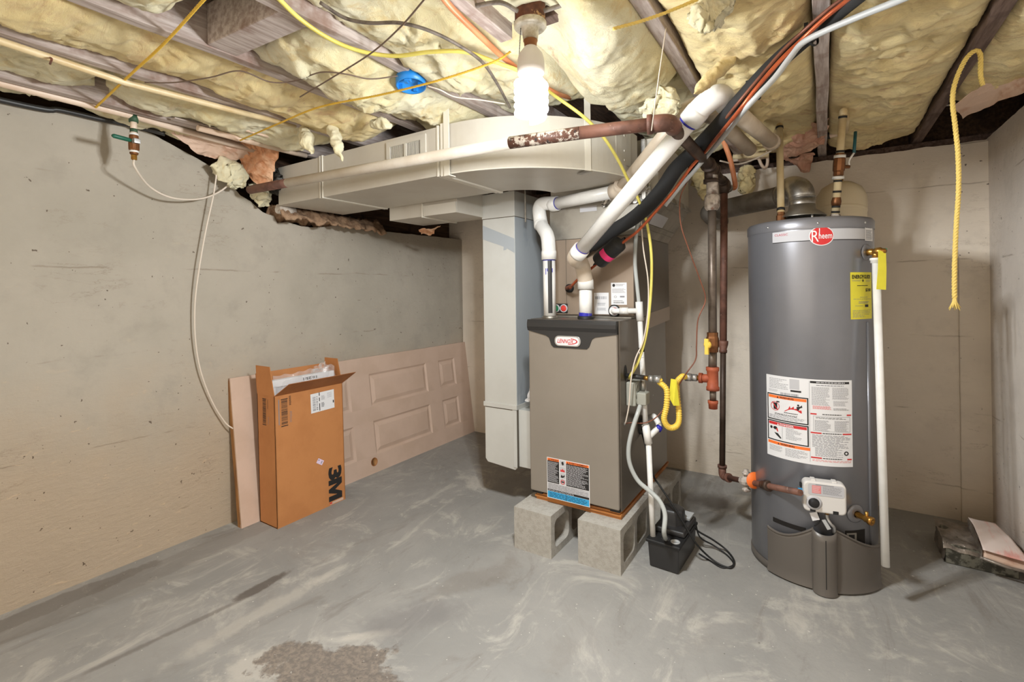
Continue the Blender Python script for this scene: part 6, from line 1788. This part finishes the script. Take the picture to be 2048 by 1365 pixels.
# ------------------------------------------------------------------ ropes
def rope(label, pts, r, mt_, n=10, pitch=.028, knot=True):
    P = spline(pts, n)
    # resample evenly
    Q = [P[0]]
    for p in P[1:]:
        while (p - Q[-1]).length > .006: Q.append(Q[-1] + (p - Q[-1]).normalized() * .006)
    m = MB()
    t0_ = None
    nx = V(0.3, .5, .81)
    tr = [[], [], []]
    for i, p in enumerate(Q):
        t = (Q[min(i + 1, len(Q) - 1)] - Q[max(i - 1, 0)])
        t = t.normalized() if t.length > 0 else V(0, 0, 1)
        nx = (nx - t * nx.dot(t)).normalized(); b = t.cross(nx)
        for k in range(3):
            th = 2 * math.pi * (i * .006 / pitch + k / 3)
            tr[k].append(p + (nx * math.cos(th) + b * math.sin(th)) * r * .52)
    for k in range(3): m.tube(tr[k], r * .56, 6)
    return m.build('rope', mt_, label=label, cat='rope')
rope('thin golden rope strung diagonally at upper left', [at(425, -20, Z=1.945), at(330, 85, Z=1.94), at(260, 150, Z=1.94), at(188, 218, Z=1.945)], .0042, 'rope_yellow')
rope('thin golden rope running from the duct end past the blue box to the lamp', [at(480, 281, Z=1.915), at(560, 246, Z=1.885), at(640, 214, Z=1.865), at(760, 190, Z=1.85), at(880, 160, Z=1.85), at(985, 125, Z=1.87), at(1022, 103, Z=1.90)], .0036, 'rope_yellow')
rope('pale yellow twisted rope crossing the top beside the pillowy batt', [at(1226, 58, T=1.22), at(1290, 40, T=1.22), at(1350, 18, T=1.22), at(1420, -12, T=1.22)], .0044, 'rope_pale')
rp_ = [at(x, y, T=q) for x, y, q in ((1965, 170, 1.53), (1961, 150, 1.51), (1961, 112, 1.49), (1952, 101, 1.485), (1932, 118, 1.48), (1912, 160, 1.485), (1905, 200, 1.49), (1910, 250, 1.49), (1916, 310, 1.5), (1917, 380, 1.5), (1912, 460, 1.5), (1909, 540, 1.5), (1909, 600, 1.5))]
ro = rope('thick yellow rope hanging down in front of the right wall', rp_, .0068, 'rope_pale', 12, .03)
e_ = at(1909, 603, T=1.5)
m = MB()
for i in range(9):
    a = i * .7
    m.tube([e_ + V(0, 0, .015), e_ + V(.004 * math.cos(a), .004 * math.sin(a), -.004), e_ + V(.014 * math.cos(a), .014 * math.sin(a), -.020 - .004 * (i % 3))], [.004, .003, .001], 5)
m.build('frayed_end', 'rope_pale', ro)

# ------------------------------------------------------------------ cables
def cable(nm, label, pts, r, mt_, cat='cable'): return MB().tube(spline(pts, 8), r, 10).build(nm, mt_, label=label, cat=cat)
cable('yellow_cable', 'flat yellow electrical cable sweeping from the joist down to the furnace',
      [at(548, -12, Z=1.942), at(600, 38, Z=1.94), at(660, 78, Z=1.93), at(720, 102, Z=1.92), at(790, 112, Z=1.91), at(860, 104, Z=1.905), at(930, 104, Z=1.90), at(990, 124, Z=1.90), at(1050, 148, Z=1.90), at(1110, 192, T=1.78), at(1165, 232, T=1.80), at(1205, 272, T=1.86), at(1235, 318, T=1.92), at(1256, 360, T=1.98), at(1275, 395, T=2.03), at(1292, 440, T=2.08), at(1302, 500, T=2.1), at(1303, 560, T=2.12), at(1298, 630, T=2.13), at(1290, 680, T=2.13), at(1276, 725, T=2.13), at(1262, 750, T=2.13), V(fx1 + .01, sideP(1251, 752).y + .02, sideP(1256, 756).z)], .0062, 'romex')
cable('grey_cable', 'old grey cable crossing the pale batt above the blue box', [at(640, 5, Z=1.93), at(690, 36, Z=1.915), at(740, 46, Z=1.905), at(800, 46, Z=1.90), at(860, 62, Z=1.895), at(920, 92, Z=1.89), at(965, 125, Z=1.885), at(993, 165, Z=1.89), at(1012, 200, Z=1.895), at(1020, 215, Z=1.90)], .0048, 'grey_cable')
cable('thin_wire', 'straight thin dark wire crossing the joist near the blue box', [at(852, -5, Z=1.87), at(800, 55, Z=1.87), at(740, 108, Z=1.87), at(660, 158, Z=1.86), at(620, 182, Z=1.865), at(600, 194, Z=1.89)], .0022, 'thin_wire')
cable('thin_wire', 'drooping thin brown wire stapled along the joists at left', [at(290, 165, Z=1.93), at(350, 165, Z=1.925), at(420, 155, Z=1.925), at(480, 142, Z=1.935), at(540, 164, Z=1.92), at(590, 162, Z=1.92), at(640, 145, Z=1.91), at(690, 148, Z=1.90), at(740, 158, Z=1.90), at(795, 152, Z=1.92)], .0022, 'thin_wire')
cable('thin_wire', 'white bell wire leading right from the blue box', [at(855, 172, Z=1.91), at(880, 180, Z=1.895), at(910, 194, Z=1.885), at(960, 200, Z=1.88), at(1010, 208, Z=1.88)], .0025, 'white_wire')
cable('white_wire', 'white wire hanging beside the yellow cable at the furnace', [at(1281, 402, T=2.1), at(1283, 450, T=2.12), at(1287, 500, T=2.13), at(1296, 560, T=2.13), at(1296, 620, T=2.13), at(1287, 680, T=2.12), at(1271, 718, T=2.11), at(1262, 760, T=2.11), at(1258, 810, T=2.12), at(1252, 842, T=2.13), sideP(1249, 848, .003)], .0030, 'white_wire')
cable('control_wire', 'brown thermostat wire dangling beside the grey gas drop', [at(1392, 338, T=1.98), at(1372, 368, T=1.99), at(1360, 400, T=2.0), at(1362, 450, T=2.02), at(1378, 500, T=2.03), at(1400, 560, T=2.04), at(1411, 600, T=2.05), at(1396, 640, T=2.05), at(1393, 690, T=2.05), at(1391, 720, T=2.06), at(1372, 748, T=2.06), at(1345, 790, T=2.12), at(1318, 830, T=2.13), at(1292, 846, T=2.12), at(1262, 846, T=2.13), sideP(1249, 848, .004)], .0027, 'copper_dull')
cable('orange_pipe', 'orange plastic pipe crossing the ceiling behind the lamp', [at(868, -30, Z=1.935), at(900, 12, Z=1.935), at(950, 62, Z=1.93), at(1010, 118, Z=1.925), at(1060, 155, Z=1.92), at(1110, 185, Z=1.93), at(1140, 196, Z=1.99)], .0085, 'orange_pex', 'pipe')
cable('grey_cable', 'grey armoured cable running into the lamp box from the right', [at(1180, -10, Z=1.96), at(1130, 8, Z=1.96), at(1088, 22, Z=1.955)], .006, 'grey_cable')
cable('grey_cable', 'grey armoured cable entering the lamp box from the left', [at(950, 12, Z=1.96), at(1000, 5, Z=1.96), at(1035, 22, Z=1.955)], .006, 'grey_cable')

# blue round junction box
bc = at(822, 166, Z=1.93)
bj = thing('junction_box', bc, 'round bright blue plastic electrical box on the joist end', 'electrical box')
axb = V(.1, -.1, -1)
bbx = MB().lathe(bc + V(0, 0, .02), [(0, 0), (.050, 0), (.052, .006), (.052, .034), (.047, .034), (.046, .020), (0, .019)], axb, 32).build('box_shell', 'blue_box', bj)
for a in (.3, 1.9, 3.5, 5.0):
    MB().box(-.006, .006, .030, .047, -.012, .012, Matrix.Translation(bc - V(0, 0, .004)) @ Matrix.Rotation(a, 4, 'Z')).build('screw_tab', 'blue_box', bbx)
MB().box(-.012, .012, -.05, -.03, -.012, .014, Matrix.Translation(bc) @ Matrix.Rotation(.5, 4, 'Z')).build('cable_gate', 'blue_box', bbx, bevel=.003)

# ------------------------------------------------------------------ lamps
def lamp(lx, ly, lab1, lab2, watts, colour):
    """pull-chain lampholder on the joists with a spiral fluorescent bulb; heights as on the lamp in view"""
    def lz(py): return at(1060, py, X=-.68).z
    fxr = thing('ceiling_lamp', (lx, ly, lz(45)), lab1, 'lamp')
    MB().lathe((lx, ly, 0), [(0, lz(8)), (.0415, lz(8)), (.043, lz(12)), (.043, lz(46)), (.040, lz(48))], (0, 0, 1), 36).build('outlet_box', 'canopy_rust', fxr)
    MB().lathe((lx, ly, 0), [(.043, lz(45)), (.0455, lz(47)), (.0455, lz(54)), (.042, lz(57)), (.030, lz(54)), (.0235, lz(58)), (.0215, lz(75)), (.0195, lz(80)), (.016, lz(80))], (0, 0, 1), 36).build('lampholder', 'porcelain', fxr)
    MB().lathe((lx, ly, 0), [(.0195, lz(80)), (.0205, lz(81)), (.0185, lz(84)), (.0175, lz(90)), (.0175, lz(94))], (0, 0, 1), 28).build('socket_ring', 'bronze', fxr)
    m = MB()
    pc = V(lx, ly, 0) - RT * .027 - FW * .01
    for i in range(18):
        z_ = lz(60) - i * .0042
        m.lathe((pc.x - .0006 * i * .6, pc.y, z_), [(0, .0018), (.0013, .0012), (.0018, 0), (.0013, -.0012), (0, -.0018)], (0, 0, 1), 6)
    m.build('pull_chain', 'black_matte', fxr)
    bl = thing('light_bulb', (lx, ly, lz(240)), lab2, 'light bulb')
    MB().lathe((lx, ly, 0), [(.0155, lz(88)), (.0165, lz(93)), (.021, lz(97)), (.033, lz(108)), (.0375, lz(120)), (.0385, lz(138)), (.037, lz(147)), (.032, lz(147)), (.030, lz(140)), (0, lz(138))], (0, 0, 1), 40).build('ballast_housing', 'cfl_base', bl)
    z0_, z1_ = lz(160), lz(236)
    turns, n = 5.2, 170
    Pq = []
    for i in range(n + 1):
        t = i / n
        a = 2 * math.pi * turns * t + 1.0
        rr2 = .0395 if t < .9 else .0395 - .012 * (t - .9) / .1
        Pq.append(V(lx + rr2 * math.cos(a), ly + rr2 * math.sin(a), z0_ + (z1_ - z0_) * t))
    MB().tube([V(lx + .018 * math.cos(1.0), ly + .018 * math.sin(1.0), lz(140)), V(lx + .022 * math.cos(1.0), ly + .022 * math.sin(1.0), lz(150)), Pq[0]] + Pq[2:], .0092, 12).build('spiral_tube', 'glow', bl)
    MB().tube([V(lx - .016, ly - .012, lz(140)), V(lx - .016, ly - .012, lz(158)), V(lx - .012, ly - .006, lz(225))], .0088, 12).build('return_tube', 'glow', bl)
    # the bulb's light
    ld = bpy.data.lights.new('bulb_light', 'POINT')
    ld.energy = watts
    ld.shadow_soft_size = .074
    ld.color = colour
    ld.use_nodes = True
    nt = ld.node_tree
    em = next(q for q in nt.nodes if q.type == 'EMISSION')
    fo = nt.nodes.new('ShaderNodeLightFalloff')
    fo.inputs['Strength'].default_value = 1.0
    fo.inputs['Smooth'].default_value = .15
    nt.links.new(fo.outputs['Linear'], em.inputs['Strength'])
    lo = bpy.data.objects.new('bulb_light', ld)
    COL.objects.link(lo)
    lo.location = (lx, ly, (z0_ + z1_) / 2)


_b = at(1060, 15, X=-.68)
lamp(_b.x, _b.y, 'rusty round ceiling lampholder with pull chain', 'glowing white spiral fluorescent bulb', BULB_WATTS, BULB_COLOR)
